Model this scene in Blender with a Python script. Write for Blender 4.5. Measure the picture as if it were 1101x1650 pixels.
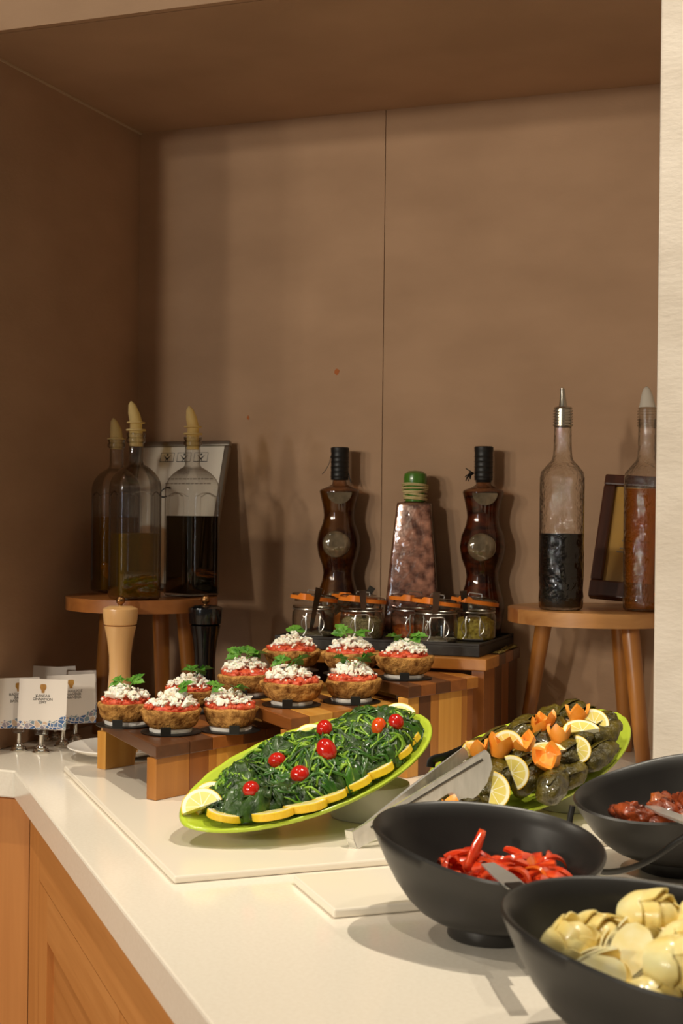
import bpy, bmesh, math, random
import numpy as np
from mathutils import Vector, Matrix, noise as mnoise

for o in list(bpy.data.objects):
    bpy.data.objects.remove(o, do_unlink=True)
scene = bpy.context.scene
COL = scene.collection
PI = math.pi

# ------------------------------------------------------------------ camera
# worktop surface is z = 0, back wall of the niche is y = 0
F_PX, CXP, CYP, YAW, ROLL = 2250., 550.5, 825., math.radians(20.56), .0115
fw = np.array([-math.sin(YAW), math.cos(YAW), 0.])
rt0 = np.array([math.cos(YAW), math.sin(YAW), 0.]); up0 = np.array([0, 0, 1.])
rt = rt0 * math.cos(ROLL) + up0 * math.sin(ROLL)
up = up0 * math.cos(ROLL) - rt0 * math.sin(ROLL)
CAM = np.array([0., -2.298, .38])
cam_d = bpy.data.cameras.new('camera'); cam = bpy.data.objects.new('camera', cam_d); COL.objects.link(cam)
cam_d.sensor_fit = 'HORIZONTAL'; cam_d.sensor_width = 24.; cam_d.lens = F_PX / 1101. * 24.
cam_d.clip_start = .05
cam_d.dof.use_dof = True; cam_d.dof.focus_distance = 1.85; cam_d.dof.aperture_fstop = 11
M = Matrix(((rt[0], up[0], -fw[0], CAM[0]), (rt[1], up[1], -fw[1], CAM[1]), (rt[2], up[2], -fw[2], CAM[2]), (0, 0, 0, 1)))
cam.matrix_world = M
scene.camera = cam

# ------------------------------------------------------------------ light
scene.view_settings.view_transform = 'Standard'
scene.view_settings.look = 'None'
scene.view_settings.gamma = 1.
scene.view_settings.use_curve_mapping = False
scene.view_settings.exposure = 0.0
scene.cycles.transparent_max_bounces = 40
world = bpy.data.worlds.new('world'); scene.world = world; world.use_nodes = True
bg = world.node_tree.nodes['Background']
bg.inputs[0].default_value = (1., .86, .68, 1); bg.inputs[1].default_value = .10

WARM = (1., .905, .735)
def spot(loc, target, power, size=70, blend=.5, radius=.02, col=WARM):
    d = bpy.data.lights.new('assumed_ceiling_spot', 'SPOT'); o = bpy.data.objects.new('assumed_ceiling_spot', d); COL.objects.link(o)
    d.energy = power; d.color = col; d.spot_size = math.radians(size); d.spot_blend = blend; d.shadow_soft_size = radius
    o.location = loc
    o.rotation_euler = (Vector(target) - Vector(loc)).to_track_quat('-Z', 'Y').to_euler()
    return o
def lamp(loc, power, radius=.05, col=WARM):
    d = bpy.data.lights.new('assumed_room_lamp', 'POINT'); o = bpy.data.objects.new('assumed_room_lamp', d); COL.objects.link(o)
    d.energy = power; d.color = col; d.shadow_soft_size = radius; o.location = loc
    return o
# assumed downlights, out of view, in the ceiling above the buffet
spot((-.12, -.84, 1.70), (-.46, -.95, 0), 70, 64, .7, .012)
spot((.30, -1.05, 1.75), (-.15, -1.0, 0), 13, 62, .7, .012)
spot((-1.42, -1.12, 1.62), (-.80, -.66, 0), 40, 50, .7, .012)
spot((-.45, -1.80, 1.75), (-.45, -1.25, 0), 25, 66, .7, .012)
# assumed lamps further back in the room, whose light enters the niche from the front
for (x, y, z, p) in ((-2.55, -4.6, 1.15, 62), (-2.75, -4.9, 1.42, 62), (-3.40, -4.6, 1.10, 60), (-3.75, -4.8, 1.45, 64), (-1.58, -4.5, 1.18, 74), (-1.72, -5.0, 1.48, 82)):
    lamp((x, y, z), p, .08)
# assumed window behind the camera: unseen cool area light added for bottle highlights
d = bpy.data.lights.new('assumed_window_light', 'AREA'); o = bpy.data.objects.new('assumed_window_light', d); COL.objects.link(o)
d.shape = 'RECTANGLE'; d.size = .30; d.size_y = 1.7; d.energy = 12; d.color = (.80, .90, 1.)
o.location = (-1.9, -5.2, .7); o.rotation_euler = (Vector((-.5, 0, .3)) - Vector(o.location)).to_track_quat('-Z', 'Y').to_euler()

# ------------------------------------------------------------------ pixel helpers
def ray(px, py): return fw + rt * (px - CXP) / F_PX - up * (py - CYP) / F_PX
def onz(px, py, z=0.):
    r = ray(px, py); return CAM + r * ((z - CAM[2]) / r[2])
def ony(px, py, y):
    r = ray(px, py); return CAM + r * ((y - CAM[1]) / r[1])
def atd(px, py, Z):
    r = ray(px, py); return CAM + r * (Z / (r @ fw))
def onplane(px, py, p0, n):
    r = ray(px, py); n = np.array(n); return CAM + r * (((np.array(p0) - CAM) @ n) / (r @ n))

# ------------------------------------------------------------------ materials
def lin(r, g, b):
    f = lambda c: (c / 12.92 if c <= .04045 else ((c + .055) / 1.055) ** 2.4)
    return (f(r / 255.), f(g / 255.), f(b / 255.), 1.)
MATS = {}
def base(name):
    m = bpy.data.materials.new(name); m.use_nodes = True
    nt = m.node_tree; p = nt.nodes['Principled BSDF']
    return m, nt, p
def N(nt, t, **kw):
    n = nt.nodes.new(t)
    for k, v in kw.items(): setattr(n, k, v)
    return n
def coords(nt, scale=(1, 1, 1), rot=(0, 0, 0), kind='Object'):
    tc = N(nt, 'ShaderNodeTexCoord'); mp = N(nt, 'ShaderNodeMapping')
    mp.inputs['Scale'].default_value = scale; mp.inputs['Rotation'].default_value = rot
    nt.links.new(tc.outputs[kind], mp.inputs[0]); return mp.outputs[0]
def ramp(nt, fac, stops):
    r = N(nt, 'ShaderNodeValToRGB'); e = r.color_ramp.elements
    while len(e) < len(stops): e.new(.5)
    for i, (pos, c) in enumerate(stops): e[i].position = pos; e[i].color = c
    nt.links.new(fac, r.inputs[0]); return r.outputs[0]
def mat(name, c1, c2=None, scale=20., rough=.5, metal=0., spec=.5, bump=0., bscale=None, coat=0., detail=4., stretch=(1, 1, 1), sss=0., trans=0., ior=1.45, lo=.35, hi=.65, bdist=.002, kind='Object'):
    if name in MATS: return MATS[name]
    m, nt, p = base(name)
    v = coords(nt, stretch, kind=kind)
    if c2 is not None:
        n = N(nt, 'ShaderNodeTexNoise'); n.inputs['Scale'].default_value = scale; n.inputs['Detail'].default_value = detail
        nt.links.new(v, n.inputs['Vector'])
        nt.links.new(ramp(nt, n.outputs['Fac'], [(lo, c1), (hi, c2)]), p.inputs['Base Color'])
    else:
        p.inputs['Base Color'].default_value = c1
    if bump:
        n2 = N(nt, 'ShaderNodeTexNoise'); n2.inputs['Scale'].default_value = bscale or scale; n2.inputs['Detail'].default_value = 5.
        nt.links.new(v, n2.inputs['Vector'])
        b = N(nt, 'ShaderNodeBump'); b.inputs['Strength'].default_value = bump; b.inputs['Distance'].default_value = bdist
        nt.links.new(n2.outputs['Fac'], b.inputs['Height']); nt.links.new(b.outputs[0], p.inputs['Normal'])
    p.inputs['Roughness'].default_value = rough; p.inputs['Metallic'].default_value = metal
    p.inputs['Specular IOR Level'].default_value = spec
    p.inputs['Coat Weight'].default_value = coat; p.inputs['Coat Roughness'].default_value = .08
    p.inputs['IOR'].default_value = ior; p.inputs['Transmission Weight'].default_value = trans
    if sss:
        p.inputs['Subsurface Weight'].default_value = sss; p.inputs['Subsurface Radius'].default_value = (.006, .003, .002); p.inputs['Subsurface Scale'].default_value = .5
    MATS[name] = m; return m
def wood(name, c1, c2, axis='z', rough=.42, ang=0., coat=.15, sc=1.):
    """grain runs along the given local axis"""
    if name in MATS: return MATS[name]
    m, nt, p = base(name)
    s = {'x': (2.2, 55, 55), 'y': (55, 2.2, 55), 'z': (55, 55, 2.2)}[axis]
    s = tuple(k * sc for k in s)
    tc = N(nt, 'ShaderNodeTexCoord'); r1 = N(nt, 'ShaderNodeMapping'); r1.inputs['Rotation'].default_value = (0, 0, ang)
    nt.links.new(tc.outputs['Object'], r1.inputs[0])
    oi = N(nt, 'ShaderNodeObjectInfo'); ad = N(nt, 'ShaderNodeVectorMath', operation='ADD')
    ms = N(nt, 'ShaderNodeMath', operation='MULTIPLY'); ms.inputs[1].default_value = 7.
    nt.links.new(oi.outputs['Random'], ms.inputs[0]); nt.links.new(r1.outputs[0], ad.inputs[0]); nt.links.new(ms.outputs[0], ad.inputs[1])
    r2 = N(nt, 'ShaderNodeMapping'); r2.inputs['Scale'].default_value = s
    nt.links.new(ad.outputs[0], r2.inputs[0])
    n = N(nt, 'ShaderNodeTexNoise'); n.inputs['Scale'].default_value = 1.; n.inputs['Detail'].default_value = 5.; n.inputs['Distortion'].default_value = .6
    nt.links.new(r2.outputs[0], n.inputs['Vector'])
    col = ramp(nt, n.outputs['Fac'], [(.3, c1), (.7, c2)])
    nt.links.new(col, p.inputs['Base Color'])
    b = N(nt, 'ShaderNodeBump'); b.inputs['Strength'].default_value = .08; b.inputs['Distance'].default_value = .001
    nt.links.new(n.outputs['Fac'], b.inputs['Height']); nt.links.new(b.outputs[0], p.inputs['Normal'])
    p.inputs['Roughness'].default_value = rough; p.inputs['Coat Weight'].default_value = coat; p.inputs['Coat Roughness'].default_value = .2
    MATS[name] = m; return m
def thin_glass(name, tint=(.93, .93, .90, 1), edge=(.45, .43, .38, 1), bump=0., bscale=60., gloss=1., rough=.03):
    """thin clear glass: see-through face-on, darker where one looks through it lengthwise, with a Fresnel gloss"""
    if name in MATS: return MATS[name]
    m = bpy.data.materials.new(name); m.use_nodes = True; nt = m.node_tree
    nt.nodes.remove(nt.nodes['Principled BSDF']); out = nt.nodes['Material Output']
    lw = N(nt, 'ShaderNodeLayerWeight'); lw.inputs['Blend'].default_value = .35
    col = ramp(nt, lw.outputs['Facing'], [(.22, tint), (.75, edge)])
    tr = N(nt, 'ShaderNodeBsdfTransparent'); gl = N(nt, 'ShaderNodeBsdfGlossy'); gl.inputs['Roughness'].default_value = rough
    nt.links.new(col, tr.inputs[0])
    fr = N(nt, 'ShaderNodeFresnel'); fr.inputs['IOR'].default_value = 1.52
    ge = N(nt, 'ShaderNodeNewGeometry'); io = N(nt, 'ShaderNodeMath', operation='MULTIPLY_ADD')      # both faces of the thin wall meet air
    io.inputs[1].default_value = 1 / 1.52 - 1.52; io.inputs[2].default_value = 1.52
    nt.links.new(ge.outputs['Backfacing'], io.inputs[0]); nt.links.new(io.outputs[0], fr.inputs['IOR'])
    mu = N(nt, 'ShaderNodeMath', operation='MULTIPLY'); mu.inputs[1].default_value = gloss; mu.use_clamp = True
    if bump:
        v = coords(nt); n2 = N(nt, 'ShaderNodeTexNoise'); n2.inputs['Scale'].default_value = bscale; nt.links.new(v, n2.inputs['Vector'])
        b = N(nt, 'ShaderNodeBump'); b.inputs['Strength'].default_value = bump; b.inputs['Distance'].default_value = .004
        nt.links.new(n2.outputs['Fac'], b.inputs['Height'])
        nt.links.new(b.outputs[0], gl.inputs['Normal']); nt.links.new(b.outputs[0], fr.inputs['Normal']); nt.links.new(b.outputs[0], lw.inputs['Normal'])
    nt.links.new(fr.outputs[0], mu.inputs[0])
    mx = N(nt, 'ShaderNodeMixShader'); nt.links.new(mu.outputs[0], mx.inputs[0]); nt.links.new(tr.outputs[0], mx.inputs[1]); nt.links.new(gl.outputs[0], mx.inputs[2])
    nt.links.new(mx.outputs[0], out.inputs[0])
    MATS[name] = m; return m
def liquid(name, tint, body, mixf=.5):
    """coloured liquid: part see-through tint, part body colour"""
    if name in MATS: return MATS[name]
    m, nt, p = base(name); out = nt.nodes['Material Output']
    p.inputs['Base Color'].default_value = body; p.inputs['Roughness'].default_value = .4; p.inputs['Specular IOR Level'].default_value = .05
    tr = N(nt, 'ShaderNodeBsdfTransparent'); tr.inputs[0].default_value = tint
    mx = N(nt, 'ShaderNodeMixShader'); mx.inputs[0].default_value = mixf
    nt.links.new(tr.outputs[0], mx.inputs[1]); nt.links.new(p.outputs[0], mx.inputs[2]); nt.links.new(mx.outputs[0], out.inputs[0])
    MATS[name] = m; return m

WALL = mat('grey_cement_panel', lin(166, 134, 107), lin(177, 144, 116), 5., rough=.8, bump=.15, bscale=120., spec=.2, stretch=(1, 1, 2))
PILLAR = mat('pale_plaster', lin(208, 196, 182), lin(222, 211, 198), 8., rough=.85, bump=.28, bscale=90., spec=.2, stretch=(1, 1, 2.2))
SEAM = mat('joint_filler', lin(190, 165, 135), rough=.7)
GROOVE = mat('dark_joint', lin(95, 76, 60), rough=.9)
STONE = mat('cream_quartz', lin(238, 228, 212), lin(243, 234, 219), 250., rough=.13, spec=.5)
BOARDM = mat('cream_board', lin(241, 231, 214), rough=.22, spec=.5)
OAKV = wood('oak_upright', lin(190, 122, 60), lin(208, 140, 74), 'z', .5, coat=0.)
FLOORM = mat('floor_tile', lin(150, 130, 110), lin(160, 140, 120), 3., rough=.5)
STEEL = mat('brushed_steel', lin(228, 226, 220), lin(212, 210, 204), 40., rough=.26, metal=.72, stretch=(1, 8, 1))
CHROME = mat('chrome', lin(225, 222, 215), rough=.12, metal=1.)
DARKSTEEL = mat('dark_steel', lin(110, 104, 96), rough=.28, metal=1.)
WIRE = mat('zinc_wire', lin(200, 196, 188), rough=.3, metal=1.)
BLACK = mat('black_plastic', lin(22, 21, 20), rough=.4)
BLACKMAT = mat('black_tray', lin(38, 34, 31), lin(46, 41, 37), 30., rough=.55)
BOWLM = mat('black_melamine', lin(34, 32, 30), lin(44, 41, 38), 12., rough=.36, spec=.5)
WHITE = mat('white_porcelain', lin(235, 230, 222), rough=.15)
PAPER = mat('white_paper', lin(236, 230, 222), rough=.85)
CARD = mat('card_stock', lin(232, 222, 212), rough=.7)
LIME = mat('lime_melamine', lin(184, 206, 58), lin(191, 212, 66), 8., rough=.22, coat=.3)
GREYSTAND = mat('grey_ceramic', lin(216, 213, 204), rough=.35)
GLASS = thin_glass('clear_glass', (.97, .96, .94, 1), (.10, .085, .06, 1), gloss=1.6)
GLASSR = thin_glass('rippled_glass', (.96, .95, .93, 1), (.10, .085, .06, 1), bump=.8, bscale=120., gloss=1.6, rough=.02)
JARGLASS = thin_glass('jar_glass', (.96, .96, .94, 1), (.42, .40, .34, 1), bump=.25, bscale=40., gloss=1.8)
CLEARP = thin_glass('clear_plastic', (.9, .9, .88, 1), (.6, .58, .52, 1), gloss=1.5, rough=.1)
POURER = liquid('amber_pourer', lin(246, 232, 186), lin(228, 206, 148), .34)
POURERW = liquid('milky_pourer', lin(240, 238, 230), lin(225, 220, 210), .55)

# ------------------------------------------------------------------ mesh building
class MB:
    def __init__(self): self.v = []; self.f = []; self.m = []
    def add(self, vs, fs, mi=0):
        n = len(self.v); self.v += [tuple(float(k) for k in p) for p in vs]
        self.f += [tuple(i + n for i in q) for q in fs]; self.m += [mi] * len(fs); return self
    def box(self, lo, hi, mi=0, T=None):
        x0, y0, z0 = lo; x1, y1, z1 = hi
        vs = [(x0, y0, z0), (x1, y0, z0), (x1, y1, z0), (x0, y1, z0), (x0, y0, z1), (x1, y0, z1), (x1, y1, z1), (x0, y1, z1)]
        if T is not None: vs = [tuple(T @ Vector(p)) for p in vs]
        return self.add(vs, [(0, 3, 2, 1), (4, 5, 6, 7), (0, 1, 5, 4), (1, 2, 6, 5), (2, 3, 7, 6), (3, 0, 4, 7)], mi)
    def prism(self, poly, z0, z1, mi=0, T=None):
        n = len(poly); vs = [(p[0], p[1], z0) for p in poly] + [(p[0], p[1], z1) for p in poly]
        if T is not None: vs = [tuple(T @ Vector(p)) for p in vs]
        fs = [tuple(reversed(range(n))), tuple(range(n, 2 * n))] + [(i, (i + 1) % n, n + (i + 1) % n, n + i) for i in range(n)]
        return self.add(vs, fs, mi)
    def lathe(self, prof, n=32, c=(0, 0, 0), sx=1., sy=1., mi=0, T=None, closed=False):
        """prof: list of (r, z); a zero radius makes a pole"""
        vs = []; rings = []
        for r, z in prof:
            if r < 1e-7:
                rings.append([len(vs)]); vs.append((c[0], c[1], c[2] + z))
            else:
                rings.append(list(range(len(vs), len(vs) + n)))
                for k in range(n):
                    a = 2 * PI * k / n; vs.append((c[0] + r * sx * math.cos(a), c[1] + r * sy * math.sin(a), c[2] + z))
        fs = []
        seq = list(zip(rings, rings[1:])) + ([(rings[-1], rings[0])] if closed else [])
        for A, B in seq:
            if len(A) == 1 and len(B) == 1: continue
            for k in range(n):
                k2 = (k + 1) % n
                if len(A) == 1: fs.append((A[0], B[k2], B[k]))
                elif len(B) == 1: fs.append((A[k], A[k2], B[0]))
                else: fs.append((A[k], A[k2], B[k2], B[k]))
        if T is not None: vs = [tuple(T @ Vector(p)) for p in vs]
        return self.add(vs, fs, mi)
    def tube(self, pts, rad, n=8, mi=0, flat=1., cap=True):
        pts = [Vector(p) for p in pts]; m = len(pts)
        rads = rad if isinstance(rad, (list, tuple)) else [rad] * m
        t0 = (pts[1] - pts[0]).normalized()
        nrm = t0.orthogonal().normalized()
        vs = []
        for i in range(m):
            t = (pts[min(i + 1, m - 1)] - pts[max(i - 1, 0)]).normalized()
            nrm = (nrm - t * nrm.dot(t))
            nrm = nrm.normalized() if nrm.length > 1e-6 else t.orthogonal().normalized()
            b = t.cross(nrm)
            for k in range(n):
                a = 2 * PI * k / n; vs.append(tuple(pts[i] + nrm * (math.cos(a) * rads[i]) + b * (math.sin(a) * rads[i] * flat)))
        fs = [(i * n + k, i * n + (k + 1) % n, (i + 1) * n + (k + 1) % n, (i + 1) * n + k) for i in range(m - 1) for k in range(n)]
        if cap: fs += [tuple(reversed(range(n))), tuple(range((m - 1) * n, m * n))]
        return self.add(vs, fs, mi)
    def torus(self, R, r, c=(0, 0, 0), n=28, k=8, mi=0, T=None):
        prof = [(R + r * math.cos(2 * PI * j / k), r * math.sin(2 * PI * j / k)) for j in range(k)]
        return self.lathe(prof, n, c, mi=mi, T=T, closed=True)
    def blob(self, c, r, sub=1, rng=None, amp=.25, sc=(1, 1, 1), R=None, fr=1.5, mi=0):
        bm = bmesh.new(); bmesh.ops.create_icosphere(bm, subdivisions=sub, radius=1.)
        off = Vector((rng.random() * 50, rng.random() * 50, rng.random() * 50)) if rng else Vector((0, 0, 0))
        vs = []
        for v in bm.verts:
            d = v.co.normalized(); k = 1 + amp * 2 * mnoise.noise(d * fr + off)
            p = Vector((d.x * sc[0], d.y * sc[1], d.z * sc[2])) * (r * k)
            if R is not None: p = R @ p
            vs.append(tuple(p + Vector(c)))
        fs = [tuple(v.index for v in f.verts) for f in bm.faces]; bm.free()
        return self.add(vs, fs, mi)
    def mesh(self, name, mats):
        me = bpy.data.meshes.new(name); me.from_pydata(self.v, [], self.f)
        for m in (mats if isinstance(mats, (list, tuple)) else [mats]): me.materials.append(m)
        if len(set(self.m)) > 1: me.polygons.foreach_set('material_index', self.m)
        bm = bmesh.new(); bm.from_mesh(me); bmesh.ops.recalc_face_normals(bm, faces=bm.faces); bm.to_mesh(me); bm.free()
        me.update(); return me
    def obj(self, name, mats, parent=None, smooth=True, angle=40, bevel=0., loc=None, rot=None, recalc=True):
        return link(name, self.mesh(name, mats), parent, smooth, angle, bevel, loc, rot)
def link(name, me, parent=None, smooth=True, angle=40, bevel=0., loc=None, rot=None):
    o = bpy.data.objects.new(name, me); COL.objects.link(o)
    if smooth:
        me.polygons.foreach_set('use_smooth', [True] * len(me.polygons))
        if angle < 180: me.set_sharp_from_angle(angle=math.radians(angle))
    if bevel:
        b = o.modifiers.new('bevel', 'BEVEL'); b.width = bevel; b.segments = 2; b.limit_method = 'ANGLE'; b.harden_normals = False
    if parent is not None: o.parent = parent
    if loc is not None: o.location = loc
    if rot is not None: o.rotation_euler = rot
    return o
def tag(o, label, cat, group=None, kind=None):
    o['label'] = label; o['category'] = cat
    if group: o['group'] = group
    if kind: o['kind'] = kind
    return o
def thing(name, label, cat, loc=(0, 0, 0), rotz=0., group=None, mw=None):
    o = bpy.data.objects.new(name, None); COL.objects.link(o); o.empty_display_size = .02
    if mw is not None: o.matrix_world = mw
    else: o.location = tuple(float(k) for k in loc); o.rotation_euler = (0, 0, rotz)
    return tag(o, label, cat, group)
def struct(o): o['kind'] = 'structure'; return o
def copy_tree(o, parent=None):
    c = o.copy(); COL.objects.link(c)
    if parent is not None: c.parent = parent
    for ch in o.children: copy_tree(ch, c)
    return c
def smooth_path(pts, n=6):
    """Catmull-Rom through the points"""
    P = [Vector(p) for p in pts]; P = [P[0] * 2 - P[1]] + P + [P[-1] * 2 - P[-2]]; out = []
    for i in range(1, len(P) - 2):
        for k in range(n):
            t = k / n; a, b, c, d = P[i - 1], P[i], P[i + 1], P[i + 2]
            out.append(.5 * ((2 * b) + (c - a) * t + (2 * a - 5 * b + 4 * c - d) * t * t + (3 * b - a - 3 * c + d) * t ** 3))
    out.append(P[-2]); return out
def frame_matrix(o, X, Y, Z):
    return Matrix(((X[0], Y[0], Z[0], o[0]), (X[1], Y[1], Z[1], o[1]), (X[2], Y[2], Z[2], o[2]), (0, 0, 0, 1)))
def text_mesh(body, size, align='CENTER', shear=0.):
    cu = bpy.data.curves.new('lettering', 'FONT'); cu.body = body; cu.size = size; cu.align_x = align; cu.space_line = 1.0; cu.shear = shear; cu.resolution_u = 3
    t = bpy.data.objects.new('lettering', cu); COL.objects.link(t)
    bpy.context.view_layer.update()
    me = bpy.data.meshes.new_from_object(t.evaluated_get(bpy.context.evaluated_depsgraph_get()))
    bpy.data.objects.remove(t, do_unlink=True)
    return me

# ------------------------------------------------------------------ the setting
NX, ND, NH, PX = -1.27, -.56, 1.08, -.241       # niche: left side, front plane, ceiling height, pillar edge
w = struct(MB().box((NX, .012, 0), (1.0, .12, 1.3)).obj('wall_back', GROOVE, smooth=False))
MB().box((NX, 0, 0), (-.7885, .012, NH)).obj('panel', WALL, w, smooth=False)
MB().box((-.7872, 0, 0), (1.0, .012, NH)).obj('panel', WALL, w, smooth=False)
STAIN = mat('sauce_stain', lin(170, 96, 48), rough=.8)
for (px, py, r_) in ((543, 599, .0045), (400, 673, .0028)):
    q = ony(px, py, -.0003); MB().blob((0, 0, 0), r_, 2, random.Random(int(px)), .25, (1, .08, 1.25)).obj('stain', STAIN, w, loc=tuple(q))
struct(MB().box((-3.2, ND, .0008), (NX, .12, 2.3)).obj('wall_left', WALL, smooth=False))
struct(MB().box((PX, ND, -.9), (1.6, -.001, NH)).obj('wall_right', PILLAR, smooth=False, bevel=.003))
c = struct(MB().box((NX, -.547, NH), (PX + .0, .0, NH + .03)).obj('ceiling', WALL, smooth=False))
h = struct(MB().box((NX, ND, NH), (1.6, -.549, 2.3)).obj('wall_header', WALL, smooth=False))
struct(MB().box((NX + .0005, -.545, NH - .0035), (NX + .004, -.001, NH - .0005)).obj('trim_1', SEAM, smooth=False))
struct(MB().box((-6, -7, -.94), (4, .12, -.9)).obj('floor', FLOORM, smooth=False))

# worktop: runs along the niche, then out at a slant towards the room
A2 = np.array([-1.149, -.571]); U2 = np.array([.662, -.749]); U2 = U2 / np.linalg.norm(U2); V2 = np.array([-U2[1], U2[0]])
E2 = A2 + 1.75 * U2
poly = [(-3.2, -.571), tuple(A2), tuple(E2), (1.3, float(E2[1])), (1.3, ND - .001), (PX - .001, ND - .001), (PX - .001, -.0005), (-3.2, -.0005)]
wt = MB().prism(poly, -.04, 0).obj('worktop', STONE, smooth=False, bevel=.0025)
tag(wt, 'long cream stone worktop with a slanted edge carrying the whole buffet', 'worktop')

# oak cabinets under the worktop
OV = .025
def inset(o): return A2 + np.array([math.tan(.5 * math.acos(U2[0])) * o, o])
K = inset(OV)
cb = thing('base_cabinet', 'oak cabinet side with upright grain under the straight worktop end', 'cabinet', (K[0], K[1], -.9))
MB().box((-1.9, 0, 0), (-.001, .02, .859)).obj('side_panel', OAKV, cb, smooth=False)
cd = thing('base_cabinet', 'oak cabinet with recessed door panels under the slanted worktop edge', 'cabinet', (K[0], K[1], -.9), math.atan2(U2[1], U2[0]))
OAKX = wood('oak_level', lin(192, 126, 64), lin(208, 142, 78), 'x', .5, coat=0.)
OAKD = wood('oak_panel', lin(178, 112, 52), lin(196, 130, 68), 'x', .5, coat=0.)
# local x runs along the edge, local -y faces the room
MB().box((.001, .012, 0), (1.6, .03, .859)).obj('carcass', GROOVE, cd, smooth=False)
MB().box((.001, 0, .001), (.094, .012, .859)).obj('corner_post', OAKV, cd, smooth=False)
MB().box((.0945, 0, .7605), (1.6, .012, .859)).obj('top_rail', OAKX, cd, smooth=False)
def door(x0, x1, z0, z1, wl=.07, wr=.095):
    d = MB().box((x0 + wl, .009, z0 + .075), (x1 - wr, .0125, z1 - .064)).obj('door', OAKD, cd, smooth=False)
    MB().box((x0, 0, z0), (x0 + wl, .012, z1)).obj('stile', OAKV, d, smooth=False)
    MB().box((x1 - wr, 0, z0), (x1, .012, z1)).obj('stile', OAKV, d, smooth=False)
    MB().box((x0 + wl, 0, z1 - .064), (x1 - wr, .012, z1)).obj('rail', OAKX, d, smooth=False)
    MB().box((x0 + wl, 0, z0), (x1 - wr, .012, z0 + .075)).obj('rail', OAKX, d, smooth=False)
door(.095, .724, .1, .7592); door(.732, 1.36, .1, .7592, .095, .095)

# ------------------------------------------------------------------ boards on the worktop
def board(name, a, b, wid, th, label):
    a, b = np.array(a[:2]), np.array(b[:2]); u = (b - a); L = np.linalg.norm(u); u /= L; v = np.array([-u[1], u[0]])
    o = MB().box((0, 0, .0003), (L, wid, th)).obj(name, BOARDM, None, smooth=False, bevel=.002, loc=(a[0], a[1], 0), rot=(0, 0, math.atan2(u[1], u[0])))
    return tag(o, label, 'board')
BT = .008
board('serving_board', onz(103, 1243), onz(281, 1425), .57, BT, 'large flat cream board under the wooden risers and green platters')
board('serving_board', onz(472, 1424), onz(538, 1481), .30, .009, 'narrow cream board partly under the bowl of red pepper strips')

# ------------------------------------------------------------------ wooden risers
TONES = {'l': (lin(196, 134, 52), lin(218, 160, 76)), 'm': (lin(158, 98, 36), lin(186, 122, 52)), 'r': (lin(128, 72, 28), lin(152, 90, 40)), 'd': (lin(78, 44, 22), lin(100, 58, 30))}
def wtone(t, axis, ang=0.):
    return wood('acacia_%s_%s_%d' % (t, axis, round(ang * 100)), TONES[t][0], TONES[t][1], axis, .38, ang, .25)
E1 = np.array([-.715, .70]); E1 /= np.linalg.norm(E1); E2v = np.array([.33, .945]); E2v /= np.linalg.norm(E2v)
def arch(x0, x1, z0, z1, foot, top):
    """upright panel outline in x-z with an arched opening at its foot"""
    p = [(x0, z0), (x0 + foot, z0)]
    xa, xb = x0 + foot, x1 - foot
    for k in range(9):
        a = PI - PI * k / 8; p.append(((xa + xb) / 2 + (xb - xa) / 2 * math.cos(a) * 1., z0 + top * math.sin(a) ** .6 if k not in (0, 8) else z0))
    p += [(x1 - foot, z0), (x1, z0), (x1, z1), (x0, z1)]
    out = []
    for q in p:
        if not out or (abs(q[0] - out[-1][0]) + abs(q[1] - out[-1][1])) > 1e-6: out.append(q)
    return out
def riser(F0, S, T, ztop, th, tones_top, tones_front, label, back_start=.03, front_len=None, zb=BT, tk=1.):
    ang = math.atan2(E2v[1], E2v[0])
    o = thing('serving_riser', label, 'riser', (F0[0], F0[1], zb), ang)
    ca, sa = math.cos(-ang), math.sin(-ang)
    e1 = (E1[0] * ca - E1[1] * sa, E1[0] * sa + E1[1] * ca)      # local direction of the slanted side
    ga = math.atan2(e1[1], e1[0])
    h = ztop - zb
    x = 0.
    tot = sum(k for _, k in tones_top)
    for t, k in tones_top:
        wdt = T * k / tot
        p = [(x, 0), (x + wdt - .0002, 0), ((x + wdt - .0002) * tk + e1[0] * S, e1[1] * S), (x * tk + e1[0] * S, e1[1] * S)]
        MB().prism(p, h - th, h).obj('plank', wtone(t, 'x', -ga), o, smooth=False, bevel=.0012)
        x += wdt
    x = .004; FL = (front_len or T) - .004; tot = sum(k for _, k in tones_front)
    for t, k in tones_front:
        wdt = (FL - .004) * k / tot
        MB().box((x, .004, .0003), (x + wdt - .0002, .022, h - th - .0002)).obj('stave', wtone(t, 'z'), o, smooth=False, bevel=.0008)
        x += wdt
    # the other upright, with its arched foot
    x0 = back_start + e1[0] * (S - .02); x1 = (T * tk - .004 if back_start < .02 else T - .02) + e1[0] * (S - .02)
    y1 = e1[1] * (S - .02)
    pl = arch(x0, x1, .0003, h - th - .0002, min(.055, (x1 - x0) * .36), (h - th) * .62)
    Tm = Matrix(((1, 0, 0, 0), (0, 0, 1, 0), (0, 1, 0, 0), (0, 0, 0, 1)))
    MB().prism(pl, y1 - .0, y1 + .018, T=Tm).obj('upright', wtone('l', 'z'), o, smooth=False)
    return o
Z1, Z2, Z3, Z4 = .0785, .109, .137, .160
F1 = onz(252, 1203, Z1); F2 = onz(469, 1158, Z2); F3 = onz(659, 1107, Z3)
riser(F1, .257, .235, Z1, .0165, [('d', 2), ('d', 1.4), ('r', 2), ('d', 1.5), ('d', 1)], [('m', 2), ('r', 1.2), ('m', .5), ('l', 2), ('m', 2)], 'lowest wooden riser with dark top, holding four tomato rusks', back_start=.0, tk=.80)
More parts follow.
